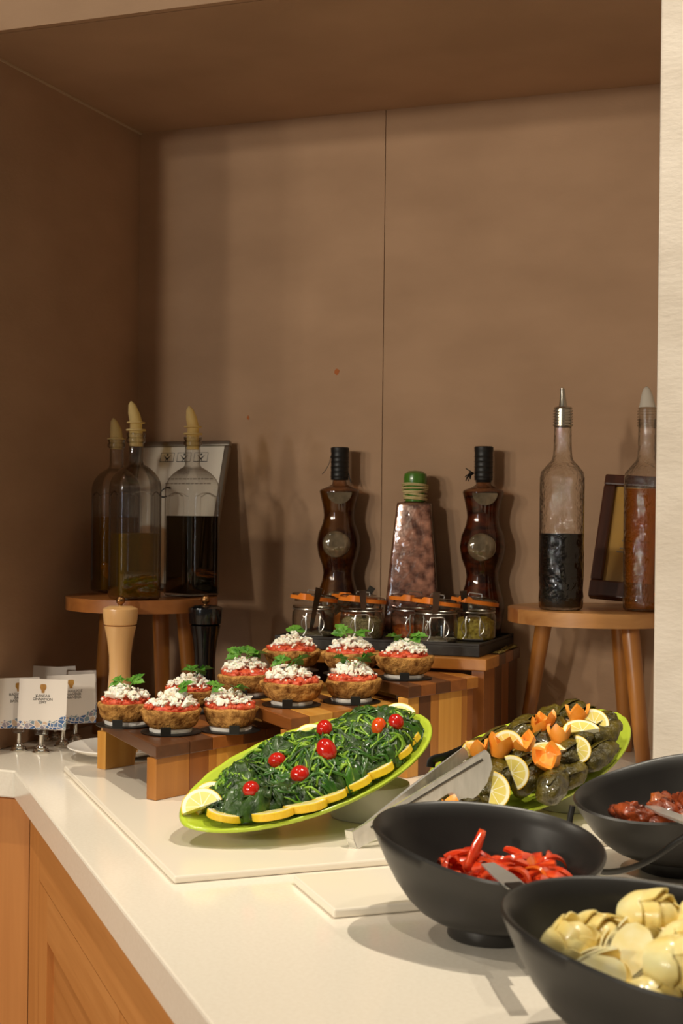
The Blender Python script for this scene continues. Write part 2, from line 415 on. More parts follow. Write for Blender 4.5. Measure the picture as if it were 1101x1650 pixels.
riser(F2, .25, .245, Z2, .0165, [('r', 1.2), ('l', 1.6), ('m', 1.4), ('d', .8), ('l', 2), ('m', 1)], [('m', 1.5), ('r', 1), ('m', 2), ('l', 1)], 'middle wooden riser holding three tomato rusks between lower and higher risers', back_start=.07)
riser(F3, .258, .172, Z3, .0165, [('d', 1), ('r', 1.2), ('d', 1.2), ('r', 1.4), ('m', 1)], [('l', .9), ('d', 1), ('m', .7), ('l', 2), ('m', .5), ('r', .5)], 'wooden riser in front of the spice tray, holding three tomato rusks', back_start=.05, front_len=.168)
# the tall riser, square to the back wall
X0, X1, Y0, Y1 = -.893, -.532, -.250, -.030
o = thing('serving_riser', 'tallest wooden riser standing by the back wall under the black tray', 'riser', (X0, Y0, 0))
WX, DY = X1 - X0, Y1 - Y0
yy = 0.
for t, k in (('m', .36), ('d', .2), ('r', .22), ('d', .22)):
    MB().box((0, yy, Z4 - .0175), (WX, yy + DY * k - .0002, Z4)).obj('plank', wtone(t, 'x'), o, smooth=False, bevel=.0012); yy += DY * k
yy = .003
for t, k in (('r', .3), ('d', .22), ('r', .2), ('d', .28)):
    MB().box((WX - .024, yy, .0003), (WX - .004, yy + (DY - .006) * k - .0002, Z4 - .0178)).obj('stave', wtone(t, 'z'), o, smooth=False, bevel=.0008)
    MB().box((.004, yy, .0003), (.024, yy + (DY - .006) * k - .0002, Z4 - .0178)).obj('stave', wtone(t, 'z'), o, smooth=False, bevel=.0008)
    yy += (DY - .006) * k
# herbs spilled on its right edge
rng = random.Random(5)
HERB = mat('dry_oregano', lin(120, 100, 45), lin(165, 145, 80), 300., rough=.9)
mb = MB()
for i in range(170):
    k = rng.random(); x = X1 - .002 - rng.random() * .011; y = Y0 + .09 + k * .12
    mb.blob((x, y, Z4 + .0016 + rng.random() * .004 * k), .0011 + rng.random() * .0009, 0, rng, .3, (1.4, .8, .6))
tag(mb.obj('spilled_herbs', HERB, smooth=False), 'crumbs of dried herbs spilled on the edge of the tallest riser', 'herbs', kind='stuff')

# ------------------------------------------------------------------ stools
SEATW = wood('stool_wood', lin(124, 70, 30), lin(158, 98, 46), 'x', .35, coat=.3, sc=.6)
SEATL = wood('stool_wood_light', lin(146, 96, 50), lin(186, 134, 78), 'x', .4, coat=.25, sc=.6)
LEGW = wood('stool_leg_wood', lin(140, 84, 34), lin(172, 112, 50), 'z', .35, coat=.3, sc=.6)
ZS = .238
def stool(cx, cy, r, legs, seatm, label, ang):
    o = thing('wooden_stool', label, 'stool', (cx, cy, 0), ang)
    nstrip = 4
    # seat made of glued planks, cut round
    xs = [-r + 2 * r * k / nstrip for k in range(nstrip + 1)]
    for k in range(nstrip):
        a, b = xs[k] + .0001, xs[k + 1] - .0001; p = []
        n = 14
        for j in range(n + 1):
            y = a + (b - a) * j / n; p.append((math.sqrt(max(r * r - y * y, 1e-8)), y))
        q = [(-x, y) for x, y in reversed(p)]
        pp = []
        for s in p + q:
            if not pp or (abs(s[0] - pp[-1][0]) + abs(s[1] - pp[-1][1])) > 2e-4: pp.append(s)
        MB().prism(pp, ZS - .021, ZS).obj('plank', seatm[k % len(seatm)], o, angle=30)
    for (a, rt_, rb) in legs:
        ca, sa = math.cos(a - ang), math.sin(a - ang)
        L = MB().lathe([(0, 0), (.0095, 0), (.0105, .003), (.0135, .216), (0, .216)], 20)
        sh = [(v[0] + ca * (rb + (rt_ - rb) * v[2] / .216), v[1] + sa * (rb + (rt_ - rb) * v[2] / .216), v[2] + .0005) for v in L.v]
        L.v = sh; L.obj('leg', LEGW, o)
    return o
SL = atd(229, 963, 2.30); SR = atd(958, 980, 2.13)
stool(SL[0], SL[1], .124, [(PI * .90, .082, .104), (-PI * .20, .070, .086), (PI * .22, .07, .09)], [SEATW], 'round brown wooden stool in the niche corner carrying three square oil bottles', .3)
stool(SR[0], SR[1], .131, [(PI * .80, .112, .160), (PI * .434, .102, .140), (-PI * .262, .096, .138)], [SEATL, SEATW, SEATL, SEATL], 'round wooden stool beside the pale pillar carrying two round bottles', .2)

# ------------------------------------------------------------------ square oil bottles
def rsq(h, rc, n=6):
    """rounded square outline, half side h, corner radius rc"""
    p = []
    for q in range(4):
        a0 = q * PI / 2; cx = (h - rc) * (1 if q in (0, 3) else -1); cy = (h - rc) * (1 if q in (0, 1) else -1)
        for k in range(n): a = a0 + (PI / 2) * k / (n - 1); p.append((cx + rc * math.cos(a), cy + rc * math.sin(a)))
    return p
def loft(mb, rings, capb=True, capt=True, mi=0):
    n = len(rings[0]); vs = [p for r in rings for p in r]
    fs = [(i * n + k, i * n + (k + 1) % n, (i + 1) * n + (k + 1) % n, (i + 1) * n + k) for i in range(len(rings) - 1) for k in range(n)]
    if capb: fs.append(tuple(reversed(range(n))))
    if capt: fs.append(tuple(range((len(rings) - 1) * n, len(rings) * n)))
    return mb.add(vs, fs, mi)
HB = .0345
def sq_ring(h, rc, z): return [(x, y, z) for x, y in rsq(h, rc)]
def mixring(a, b, t, z): return [(x * (1 - t) + u * t, y * (1 - t) + v * t, z) for (x, y), (u, v) in zip(a, b)]
def square_bottle(px, py, Z, ang, level, liq, label, pour_z=0., chunk=None):
    p = atd(px, py, Z)
    o = thing('oil_bottle', label, 'bottle', (p[0], p[1], ZS + .0005), ang)
    sq = rsq(HB, .008); ci = [(.0125 * math.cos(math.atan2(y, x)), .0125 * math.sin(math.atan2(y, x))) for x, y in sq]
    rings = [mixring(sq, ci, .1, 0.), mixring(sq, ci, 0, .004)]
    rings += [mixring(sq, ci, 0, z) for z in (.05, .12, .172)]
    for k in range(1, 8):
        t = k / 8; rings.append(mixring(sq, ci, .5 - .5 * math.cos(PI * t ** 1.25), .172 + .042 * math.sin(t * PI / 2) ** 1.1))
    rings += [mixring(sq, ci, 1, z) for z in (.218, .245, .262)]
    loft(MB(), rings).obj('glass_body', GLASS, o, angle=60)
    mb = MB().lathe([(.0125, .247), (.0152, .249), (.0152, .254), (.013, .256), (.0148, .259), (.0148, .2625), (.011, .263)], 24)
    mb.obj('neck_ring', GLASS, o)
    # moulded panel edges
    mb = MB()
    for q in range(4):
        R = Matrix.Rotation(q * PI / 2, 4, 'Z')
        pts = [(HB + .0003, -.021, .02), (HB + .0003, -.021, .15), (HB + .0003, -.016, .165), (HB + .0003, 0, .170), (HB + .0003, .016, .165), (HB + .0003, .021, .15), (HB + .0003, .021, .02)]
        mb.tube([R @ Vector(s) for s in smooth_path(pts, 3)], .0010, 6)
    mb.obj('moulded_rim', GLASS, o)
    li = HB - .0022; sl = rsq(li, .007)
    loft(MB(), [[(x, y, z) for x, y in sl] for z in (.005, level)]).obj('oil', liq, o, angle=60)
    if chunk: 
        rr = random.Random(int(px)); mb = MB()
        for k in range(9): mb.blob((rr.uniform(-.016, .016), rr.uniform(-.016, .016), .016 + k * .0045), .009, 1, rr, .2)
        mb.obj('garlic_cloves', chunk, o)
    # plastic pourer
    z0 = .262 + pour_z
    if pour_z < 0: z0 = .257
    mb = MB().lathe([(0, z0 - .02), (.010, z0 - .02), (.0105, z0 + .004), (.0155, z0 + .0045), (.0155, z0 + .007), (.0095, z0 + .008), (.0095, z0 + .016), (.0145, z0 + .0165), (.0145, z0 + .0185), (.010, z0 + .019), (.0092, z0 + .032), (.006, z0 + .045), (.0015, z0 + .051), (0, z0 + .0515)] if pour_z >= 0 else
                    [(0, z0 - .012), (.010, z0 - .012), (.0105, z0 + .004), (.0155, z0 + .0045), (.0155, z0 + .007), (.011, z0 + .008), (.0098, z0 + .022), (.006, z0 + .036), (.0015, z0 + .041), (0, z0 + .0415)], 20)
    for i, v in enumerate(mb.v):
        t = max(0, v[2] - z0 - .018); mb.v[i] = (v[0] - t * .25, v[1], v[2])
    mb.obj('pourer', POURER, o)
    return o
OIL1 = liquid('olive_oil', lin(226, 186, 70), lin(132, 98, 12), .30)
OIL2 = liquid('olive_oil_deep', lin(208, 174, 36), lin(112, 86, 4), .42)
OIL3 = liquid('dark_herb_oil', lin(120, 96, 30), lin(22, 18, 4), .72)
GARLIC = mat('garlic', lin(176, 128, 66), lin(196, 150, 90), 30., rough=.5)
square_bottle(185, 950, 2.405, .85, .128, OIL1, 'square glass oil bottle with garlic cloves, behind the other oil bottles', -1, GARLIC)
square_bottle(216, 968, 2.215, .81, .104, OIL2, 'square glass bottle of olive oil filled lowest, behind the pale pepper mill', 0)
square_bottle(308, 962, 2.31, 1.144, .132, OIL3, 'square glass bottle of dark herb oil in front of the silver frame', 0)

# ------------------------------------------------------------------ framed certificates
SILVER = mat('silver_frame', lin(150, 142, 130), rough=.3, metal=.9)
CERT = mat('certificate_paper', lin(226, 216, 200), rough=.6)
INK = mat('ink_black', lin(30, 28, 26), rough=.8)
INKG = mat('ink_grey', lin(140, 128, 116), rough=.8)
def leaning(bl, tl_dir, width, height, name, label, cat, flip=False):
    up_ = Vector(tl_dir).normalized(); x = Vector((1, 0, 0)); x = (x - up_ * x.dot(up_)).normalized(); z = x.cross(up_)
    return thing(name, label, cat, mw=frame_matrix(bl, x, up_, z))
# silver frame: right-hand top corner rests on the wall
TR = ony(375, 713, -.014); BR = onz(338, 962, ZS + .003)
BR[1] = min(BR[1], -.10)
BR = CAM + ray(338, 962) * ((-.105 - CAM[1]) / ray(338, 962)[1]); BR[2] = ZS + .001
upv = Vector(TR - BR); HH = upv.length; WW = .187
upn = upv.normalized(); xax = (Vector((1, 0, 0)) - upn * upn.x).normalized(); zax = xax.cross(upn)
BL = Vector(BR) - xax * WW
f1 = thing('picture_frame', 'silver framed certificate leaning on the wall behind the oil bottles', 'frame', mw=frame_matrix(BL, xax, upn, zax))
b_ = .0100
MB().box((0, 0, 0), (WW, b_, .012)).box((0, HH - b_, 0), (WW, HH, .012)).box((0, b_, 0), (b_, HH - b_, .012)).box((WW - b_, b_, 0), (WW, HH - b_, .012)).obj('moulding', SILVER, f1, smooth=False, bevel=.0025)
MB().box((b_, b_, .002), (WW - b_, HH - b_, .006)).obj('certificate', CERT, f1, smooth=False)
# printed content on the certificate
mb = MB()
zc = .0062
for k in range(3):
    cx = WW * .34 + k * .034; cy = HH - .030
    for (dx, dy, w_, h_) in ((0, .0085, .027, .0007), (0, -.0085, .027, .0012), (-.0135, 0, .0006, .017), (.0135, 0, .0006, .017)):
        mb.box((cx + dx - w_ / 2, cy + dy - h_ / 2, zc), (cx + dx + w_ / 2, cy + dy + h_ / 2, zc + .0003))
    for s in (-1, 1):
        mb.add([(cx, cy - .002, zc + .0003), (cx + s * .008, cy + .005, zc + .0003), (cx + s * .006, cy + .002, zc + .0003), (cx + s * .001, cy - .005, zc + .0003)], [(0, 1, 2, 3)])
        mb.add([(cx, cy - .001, zc + .0003), (cx + s * .0035, cy - .0075, zc + .0003), (cx + s * .002, cy - .0075, zc + .0003), (cx - s * .001, cy - .002, zc + .0003)], [(0, 1, 2, 3)])
    mb.add([(cx + .002 * math.cos(a), cy + .005 + .002 * math.sin(a), zc + .0003) for a in [j * PI / 4 for j in range(8)]], [tuple(range(8))])
mb.obj('printed_emblem', INK, f1, smooth=False)
me = text_mesh('Βεβα', .010, 'LEFT'); me.materials.append(INKG); link('lettering', me, f1, False, loc=(WW * .34 + .026, HH - .062, zc + .0003))
me = text_mesh('C', .030, 'LEFT', .35); me.materials.append(INK); link('lettering', me, f1, False, loc=(WW * .34 - .008, HH - .108, zc + .0003))
mb = MB()
rr = random.Random(3)
for j, y in enumerate((HH - .073, HH - .082)):
    x = WW * .34 + .008 - j * .003
    while x < WW - .03:
        l = rr.uniform(.004, .009); mb.box((x, y, zc), (x + l, y + .0022, zc + .0002)); x += l + .0015
mb.obj('small_print', INKG, f1, smooth=False)

# dark wooden frame by the pillar
MAHOG = wood('mahogany', lin(58, 26, 12), lin(78, 38, 20), 'y', .4, coat=.2)
GOLDP = mat('golden_print', lin(176, 140, 84), lin(196, 152, 70), 8., rough=.45)
BLp = CAM + ray(950, 966) * ((-.105 - CAM[1]) / ray(950, 966)[1]); TLp = ony(985, 770, -.026)
TLp[0] = min(TLp[0], BLp[0] + .012)
BLp[2] = ZS + .0095
upv = Vector(TLp - BLp); H2 = upv.length; W2 = .115
upn = upv.normalized(); xax = (Vector((1, -.0, 0)) - upn * upn.x).normalized(); zax = xax.cross(upn)
f2 = thing('picture_frame', 'dark wooden frame leaning on the wall behind the amber bottle', 'frame', mw=frame_matrix(Vector(BLp), xax, upn, zax))
b_ = .019
MB().box((0, 0, 0), (W2, .028, .018)).box((0, H2 - b_, 0), (W2, H2, .018)).box((0, .028, 0), (b_, H2 - b_, .018)).box((W2 - b_, .028, 0), (W2, H2 - b_, .018)).obj('moulding', MAHOG, f2, smooth=False, bevel=.003)
MB().box((b_, .028, .003), (W2 - b_, H2 - b_, .010)).obj('print', GOLDP, f2, smooth=False)
mb = MB()
for y, x0 in ((.078, .03), (.084, .034), (.097, .036)): mb.box((x0 + .004, y, .0101), (x0 + .05, y + .002, .0104))
mb.obj('small_print', INKG, f2, smooth=False)

# ------------------------------------------------------------------ round bottles on the right stool
def round_bottle(px, py, Z, level, liq, cap, label):
    p = atd(px, py, Z); o = thing('oil_bottle', label, 'bottle', (p[0], p[1], ZS + .0005))
    prof = [(0, .001), (.029, 0), (.0325, .003), (.0332, .02), (.0322, .03), (.0332, .05), (.0332, .196), (.0315, .205), (.024, .214), (.0165, .222), (.0142, .230), (.0133, .245), (.0128, .285)]
    MB().lathe(prof, 40).obj('glass_body', GLASSR, o, angle=80)
    li = [(0, .004), (.0295, .004), (.0312, .02), (.0303, .03), (.0312, .05), (.0312, level), (0, level)]
    MB().lathe(li, 40).obj('liquid', liq, o, angle=60)
    # screw collar and pourer
    pr = [(.0126, .272)]
    for k in range(6):
        z = .274 + k * .0042; pr += [(.0148, z), (.0148, z + .0020), (.0126, z + .0026), (.0126, z + .0038)]
    pr += [(.0142, .300), (.0125, .302), (0, .302)]
    MB().lathe(pr, 28).obj('collar', cap[0], o)
    tip = [(.0070, .302), (.0060, .306), (.0046, .316), (.0036, .330), (0, .331)] if cap[1] == 's' else [(.0128, .302), (.0115, .306), (.0085, .320), (.005, .330), (0, .334)]
    T_ = Matrix.Identity(4); mb = MB().lathe(tip, 20)
    mb.v = [(x - (z - .302) * .05, y, z) for x, y, z in mb.v]
    mb.obj('pourer', cap[2], o)
    return o
VIN = liquid('dark_vinegar', lin(20, 8, 5), lin(8, 4, 3), .93)
AMB = liquid('amber_vinegar', lin(232, 184, 98), lin(150, 92, 24), .30)
SCOL = mat('steel_collar', lin(190, 182, 168), rough=.25, metal=.9)
round_bottle(904, 980, 2.085, .113, VIN, (SCOL, 's', SCOL), 'round glass bottle of dark vinegar with metal pourer on the stool')
round_bottle(1040, 984, 2.075, .181, AMB, (CLEARP, 'p', POURERW), 'round glass bottle of amber vinegar with milky pourer beside the pillar')

# ------------------------------------------------------------------ pepper mills
PALEW = wood('beech', lin(206, 156, 98), lin(222, 176, 120), 'z', .3, coat=.35, sc=.6)
BLKL = mat('black_lacquer', lin(10, 10, 12), rough=.18, coat=.5)
BRASS = mat('aged_brass', lin(150, 110, 70), rough=.35, metal=1.)
def mill(px, Z, z0, m, label, H):
    p = atd(px, 1000, Z); o = thing('pepper_mill', label, 'mill', (p[0], p[1], z0))
    s = H / .236
    body = [(0, 0), (.029, 0), (.0305, .004), (.030, .012), (.0272, .035), (.0225, .065), (.0178, .100), (.0162, .125), (.0168, .15), (.0200, .175), (.0238, .1925), (.0243, .1955), (.0225, .1965), (0, .1965)]
    MB().lathe([(r, z * s) for r, z in body], 40).obj('body', m, o, angle=50)
    head = [(0, .197), (.0225, .197), (.0250, .1985), (.0262, .208), (.0272, .220), (.0268, .2225), (.018, .2265), (0, .2275)]
    MB().lathe([(r, z * s) for r, z in head], 40).obj('head', m, o, angle=50)
    MB().lathe([(0, 0), (.003, .0), (.003, .002), (.0065, .0055), (.0072, .009), (.0062, .0125), (.003, .0152), (0, .016)], 20, (0, 0, .2265 * s)).obj('finial', BRASS, o)
    return o
MW = atd(194, 1000, 2.145)
dish = MB().lathe([(0, .0006), (.032, .0006), (.034, .004), (.060, .009), (.077, .0165), (.0785, .0178), (.0775, .0188), (.058, .0125), (.036, .0075), (0, .0070)], 48).obj('saucer', WHITE, loc=(MW[0], MW[1], 0))
tag(dish, 'small white saucer under the pale wooden pepper mill', 'saucer')
mill(194, 2.145, .0080, PALEW, 'tall pale wooden pepper mill on a white saucer', .233)
mill(331, 2.20, 0.0003, BLKL, 'tall glossy black pepper mill behind the risers', .240)

# ------------------------------------------------------------------ black tray, spice jars and decorative bottles
TX0, TX1, TY0, TY1 = -.889, -.549, -.228, -.006
TZ = Z4 + .0005
tr = thing('serving_tray', 'long low black tray holding spice jars and three decorative bottles', 'tray', (TX0, TY0, TZ))
tw, td = TX1 - TX0, TY1 - TY0
MB().box((0, 0, 0), (tw, td, .016)).obj('floor_plate', BLACKMAT, tr, smooth=False, bevel=.001)
MB().box((0, 0, .016), (tw, .003, .020)).box((0, td - .003, .016), (tw, td, .020)).box((0, .003, .016), (.003, td - .003, .020)).box((tw - .003, .003, .016), (tw, td - .003, .020)).obj('rim', BLACKMAT, tr, smooth=False, bevel=.0006)
ZT = TZ + .0163
ORANGE = mat('orange_rubber', lin(222, 120, 34), lin(228, 128, 40), 10., rough=.45)
def jar(px, py, fill, fillh, label, spoon=None, tilt=.06, rotz=0., wire=True, at=None):
    p = onz(px, py, ZT); r = .0352
    dirv = np.array([p[0], p[1]]) - CAM[:2]; dirv /= np.linalg.norm(dirv)
    cx, cy = p[0] + dirv[0] * r * .9, p[1] + dirv[1] * r * .9
    cy = max(TY0 + .0465, cy)
    if at: cx, cy = at
    o = thing('spice_jar', label, 'jar', (cx, cy, ZT), rotz)
    MB().lathe([(0, 0), (r - .004, 0), (r - .001, .002), (r - .0005, .006), (r, .030), (r - .0005, .040), (r - .003, .0435), (r - .003, .0465), (r - .001, .048), (r - .001, .0515), (r - .005, .052)], 40).obj('glass_body', JARGLASS, o, angle=70)
    if fillh:
        mb = MB(); rr = random.Random(int(px)); ri = r - .0025
        n = 28; vs = [(0, 0, .002)]
        prof = [(ri - .002, .002), (ri, .006), (ri, fillh * .85), (ri * .75, fillh * 1.05), (ri * .4, fillh)]
        mb.lathe([(0, .002)] + prof + [(0, fillh * 1.06)], n)
        mb.v = [(x, y, z + (rr.uniform(-.0012, .0012) if z > fillh * .8 else 0)) for x, y, z in mb.v]
        mb.obj('spice', fill, o)
    T_ = Matrix.Translation((0, 0, .0585)) @ Matrix.Rotation(tilt, 4, 'Y') @ Matrix.Rotation(-.05, 4, 'X')
    # orange seal with pull tab
    ring = []
    n = 44
    outer = []
    for k in range(n):
        a = 2 * PI * k / n; bump = .007 * math.exp(-((((a - 1.5 * PI + .35 + PI) % (2 * PI)) - PI) / .22) ** 2)
        outer.append(((r + .0035 + bump) * math.cos(a), (r + .0035 + bump) * math.sin(a)))
    inner = [((r - .007) * math.cos(2 * PI * k / n), (r - .007) * math.sin(2 * PI * k / n)) for k in range(n)]
    vs = [(x, y, 0) for x, y in outer] + [(x, y, 0) for x, y in inner] + [(x, y, .0058 + (.004 if math.hypot(x, y) > r + .006 else 0)) for x, y in outer] + [(x, y, .0042) for x, y in inner]
    fs = []
    for k in range(n):
        j = (k + 1) % n; fs += [(k, j, n + j, n + k), (2 * n + k, 3 * n + k, 3 * n + j, 2 * n + j), (k, 2 * n + k, 2 * n + j, j), (n + k, n + j, 3 * n + j, 3 * n + k)]
    MB().add([tuple(T_ @ Vector(v)) for v in vs], fs).obj('rubber_seal', ORANGE, o)
    MB().lathe([(r - .004, -.004), (r - .004, .0005), (r + .001, .0045), (r + .0015, .0085), (r - .003, .0105), (r - .012, .0115), (0, .012)], 40, T=T_).obj('lid', JARGLASS, o, angle=70)
    if wire:
        mb = MB()
        mb.tube([tuple(T_ @ Vector((x, y, z))) for x, y, z in [(-.011, -.012, .0125), (-.010, -.012, .0165), (.010, -.012, .0165), (.011, -.012, .0125)]], .0009, 6)
        mb.torus(r - .0018, .0011, (0, 0, .0455), 40, 6)
        # bail hanging open in front
        y0 = -r - .002
        pts = [(-.010, y0, .040), (-.0115, y0 - .001, .030), (-.0105, y0 - .001, .014), (-.0145, y0 - .001, .006), (-.014, y0 - .001, .004), (.014, y0 - .001, .004), (.0145, y0 - .001, .006), (.0105, y0 - .001, .014), (.0115, y0 - .001, .030), (.010, y0, .040), (-.010, y0, .040)]
        mb.tube(smooth_path(pts, 3), .0012, 6)
        for s in (-1, 1):
            pts = [(s * .009, y0 + .001, .036), (s * .013, y0 - .001, .034), (s * .018, y0 - .001, .025), (s * .016, y0 - .001, .015), (s * .010, y0 - .001, .010)]
            mb.tube(smooth_path(pts, 4), .0009, 6)
        mb.obj('wire_bail', WIRE, o)
    if spoon:
        (bx, by, bz), (tx, ty, tz) = spoon
        T2 = Vector((tx, ty, tz)); B2 = Vector((bx, by, bz)); dv = (T2 - B2)
        side = dv.cross(Vector((0, -1, 0))).normalized(); nn = dv.normalized().cross(side)
        mb = MB(); vs = []
        for k in range(9):
            t = k / 8; w_ = .0026 + .0030 * t; cen = B2 + dv * t
            for s, q in ((-1, -1), (1, -1), (1, 1), (-1, 1)): vs.append(tuple(cen + side * (s * w_) + nn * (q * .0008)))
        fs = [(i * 4 + k, i * 4 + (k + 1) % 4, i * 4 + 4 + (k + 1) % 4, i * 4 + 4 + k) for i in range(8) for k in range(4)] + [(3, 2, 1, 0), (32, 33, 34, 35)]
        sp = MB().add(vs, fs).obj('spice_spoon', DARKSTEEL, None, smooth=True, loc=o.location, rot=(0, 0, rotz))
        tag(sp, 'small dark metal spoon standing in the jar of ' + label.split(' of ')[-1].split(' with')[0], 'spoon', 'spoons in the spice jars')
    return o
H_GREY = mat('dried_savory', lin(92, 84, 62), lin(140, 128, 98), 420., rough=.9, bump=1., bscale=400.)
H_OREG = mat('dried_oregano', lin(104, 94, 60), lin(160, 146, 104), 420., rough=.9, bump=1., bscale=400.)
H_CHIL = mat('chilli_flakes', lin(150, 48, 14), lin(196, 110, 30), 260., rough=.7, bump=1., bscale=260.)
H_PEPP = mat('ground_pepper', lin(96, 88, 70), lin(130, 120, 98), 300., rough=.9)
H_YELL = mat('fennel_mix', lin(140, 116, 30), lin(205, 185, 80), 190., rough=.8, bump=1., bscale=200.)
H_AMB = mat('paprika', lin(168, 92, 28), lin(186, 108, 36), 60., rough=.8)
jar(520, 1012, H_AMB, .034, 'open clip-top jar of orange spice tucked behind two other jars', ((0, 0, .03), (.030, .008, .078)), rotz=.3, wire=False, at=(-.798, -.104))
jar(483, 1027, H_GREY, .006, 'open clip-top jar of sparse dark herbs with a slanting spoon', ((-.004, -.022, .010), (.010, -.060, .082)), tilt=.10, rotz=.35, at=(-.841, -.180))
jar(562, 1031, H_OREG, .034, 'open clip-top jar of grey-green dried oregano', ((.004, -.016, .02), (.0, -.050, .080)), tilt=.08, rotz=.35, at=(-.757, -.180))
jar(645, 1030, H_CHIL, .020, 'open clip-top jar of red chilli flakes', None, tilt=.09, rotz=.5, at=(-.690, -.124))
jar(703, 1040, H_PEPP, .004, 'nearly empty clip-top jar of ground pepper in front of two jars', ((-.004, -.016, .01), (-.002, -.050, .081)), tilt=.12, rotz=.35, at=(-.633, -.181))
jar(764, 1034, H_YELL, .034, 'open clip-top jar of yellow-green dried herbs', ((-.010, -.016, .02), (-.015, -.048, .081)), tilt=.13, rotz=.2, at=(-.587, -.118))

def deco(px, y, label, seed, body_m, fill_m):
    p = ony(px, 900, y); o = thing('decorative_bottle', label, 'bottle', (min(p[0], -.592), p[1], ZT), .36)
    prof = [(0, .0), (.026, 0), (.031, .004), (.034, .022), (.0375, .045), (.0355, .062), (.0285, .085), (.0265, .098), (.0285, .111), (.0355, .130), (.0382, .148), (.0355, .166), (.0285, .184), (.0265, .197), (.0275, .208), (.031, .224), (.0345, .238), (.0335, .2415), (.020, .247), (.013, .251), (.0115, .258), (.0115, .264)]
    MB().lathe(prof, 40, sx=1., sy=.84).obj('glass_body', body_m, o, angle=60)
    inn = [(max(r - .0015, 0), z + .0012) for r, z in prof[:17]] + [(0, .236)]
    MB().lathe(inn, 32, sx=1., sy=.84).obj('contents', fill_m, o)
    for zc, r_, dep, nm in ((.148, .0235, .0318, 'medallion'), (.045, .0235, .0315, 'medallion')):
        T_ = Matrix.Translation((-.004, -dep + .0055, zc)) @ Matrix.Rotation(PI / 2, 4, 'X')
        MB().lathe([(0, .0075), (r_ * .6, .0065), (r_ * .88, .0035), (r_, .001), (r_, -.006), (0, -.006)], 32, T=T_).obj(nm, MEDAL, o, angle=60)
    # scallop under the shoulder
    mb = MB(); vs = []
    n = 14
    for k in range(n + 1):
        a = PI + PI * k / n
        for q in (0, 1): vs.append((.021 * math.cos(a), -.0265 - .0035 * q + .004 * abs(math.cos(a)), .237 + .020 * math.sin(a)))
    vs2 = [(x, y, z) for x, y, z in vs]
    top = len(vs2); vs2 += [(0, -.030, .2375), (0, -.0265, .2375)]
    fs = []
    for k in range(n): fs += [(2 * k + 1, 2 * k + 3, top), (2 * k, top + 1, 2 * k + 2), (2 * k, 2 * k + 2, 2 * k + 3, 2 * k + 1)]
    mb.add(vs2, fs).obj('moulded_scallop', MEDAL, o)
    pr = [(.0110, .258), (.0148, .2585)]
    for k in range(11): z = .260 + k * .0042; pr += [(.0155 + .0005 * (k % 2), z), (.0150, z + .0021)]
    pr += [(.0158, .3065), (.0160, .3135), (.0135, .3150), (0, .3150)]
    MB().lathe(pr, 28).obj('cap', BLKTAPE, o)
    rr = random.Random(seed)
    return o
BLKTAPE = mat('black_cord_wrap', lin(20, 18, 17), rough=.45)
MEDAL = mat('glass_medallion', lin(140, 122, 96), lin(96, 82, 60), 40., rough=.05, coat=1., spec=.9, metal=.25)
DG = thin_glass('tinted_bottle_glass', (.68, .52, .40, 1), (.24, .15, .10, 1), gloss=1.6, bump=.15, bscale=30.)
OLV = mat('pickled_olives', lin(52, 12, 10), lin(112, 80, 20), 26., rough=.35, coat=.5, lo=.45, hi=.58)
PCK = mat('pickled_peppers', lin(42, 12, 6), lin(120, 58, 20), 34., rough=.35, coat=.5, lo=.42, hi=.66, stretch=(1, 1, 2.4))
b1 = deco(546, -.041, 'curvy glass bottle of pickled olives with black cap and loose thread', 1, DG, OLV)
MB().tube(smooth_path([(-.0155, -.003, .300), (-.018, -.004, .288), (-.024, -.004, .276), (-.030, -.004, .268)], 4), .0006, 5).obj('loose_thread', BLKTAPE, b1)
MB().tube(smooth_path([(.0155, -.003, .270), (.017, -.004, .262), (.020, -.004, .254)], 4), .0010, 5).obj('loose_thread', BLKTAPE, b1)
b3 = deco(778, -.041, 'curvy glass bottle of pickled peppers with black cap and cord knot', 2, DG, PCK)
mb = MB(); rr = random.Random(8)
for k in range(16):
    d_ = Vector((rr.uniform(-1, -.2), rr.uniform(-.5, .1), rr.uniform(-1, .8))) * .010
    mb.tube(smooth_path([(-.0165, -.004, .270), Vector((-.020, -.006, .270)) + d_ * .6, Vector((-.019, -.005, .268)) + d_ * 1.3], 3), .0009, 5)
mb.torus(.0122, .0014, (0, 0, .2565), 24, 6)
mb.obj('cord_knot', BLKTAPE, b3)

# tapered four-sided bottle with green wax and raffia
p = ony(668, 900, -.046)
tb = thing('decorative_bottle', 'tapered square glass bottle with green wax cap and raffia binding', 'bottle', (p[0], p[1], ZT), .12)
PINK = mat('shallots_with_reflections', lin(92, 52, 38), lin(218, 172, 150), 62., rough=.2, coat=1., lo=.38, hi=.68, detail=6., bump=.5, bscale=60.)  # mottled contents; pale patches also paint in reflections on the bottle face
rings = [[(x, y * .56, z) for x, y in rsq(h_, .006)] for h_, z in ((.045, 0), (.0475, .003), (.047, .02), (.0375, .13), (.0290, .216), (.0280, .220), (.018, .2225))]
loft(MB(), [[(x * .965, y * .965, z + .001 if z < .1 else z - .003) for x, y, z in r_] for r_ in rings[:6]]).obj('contents', PINK, tb, angle=50)
loft(MB(), rings).obj('glass_body', thin_glass('pink_glass', (.85, .74, .68, 1), (.25, .16, .12, 1), gloss=1.8, bump=.35, bscale=45.), tb, angle=50)
GWAX = mat('green_wax', lin(66, 110, 34), lin(74, 120, 40), 20., rough=.25, coat=.4)
MB().lathe([(0, .2225), (.0165, .2225), (.0170, .235), (.0195, .250), (.0200, .262), (.0185, .269), (.012, .2735), (0, .2745)], 28).obj('wax_cap', GWAX, tb)
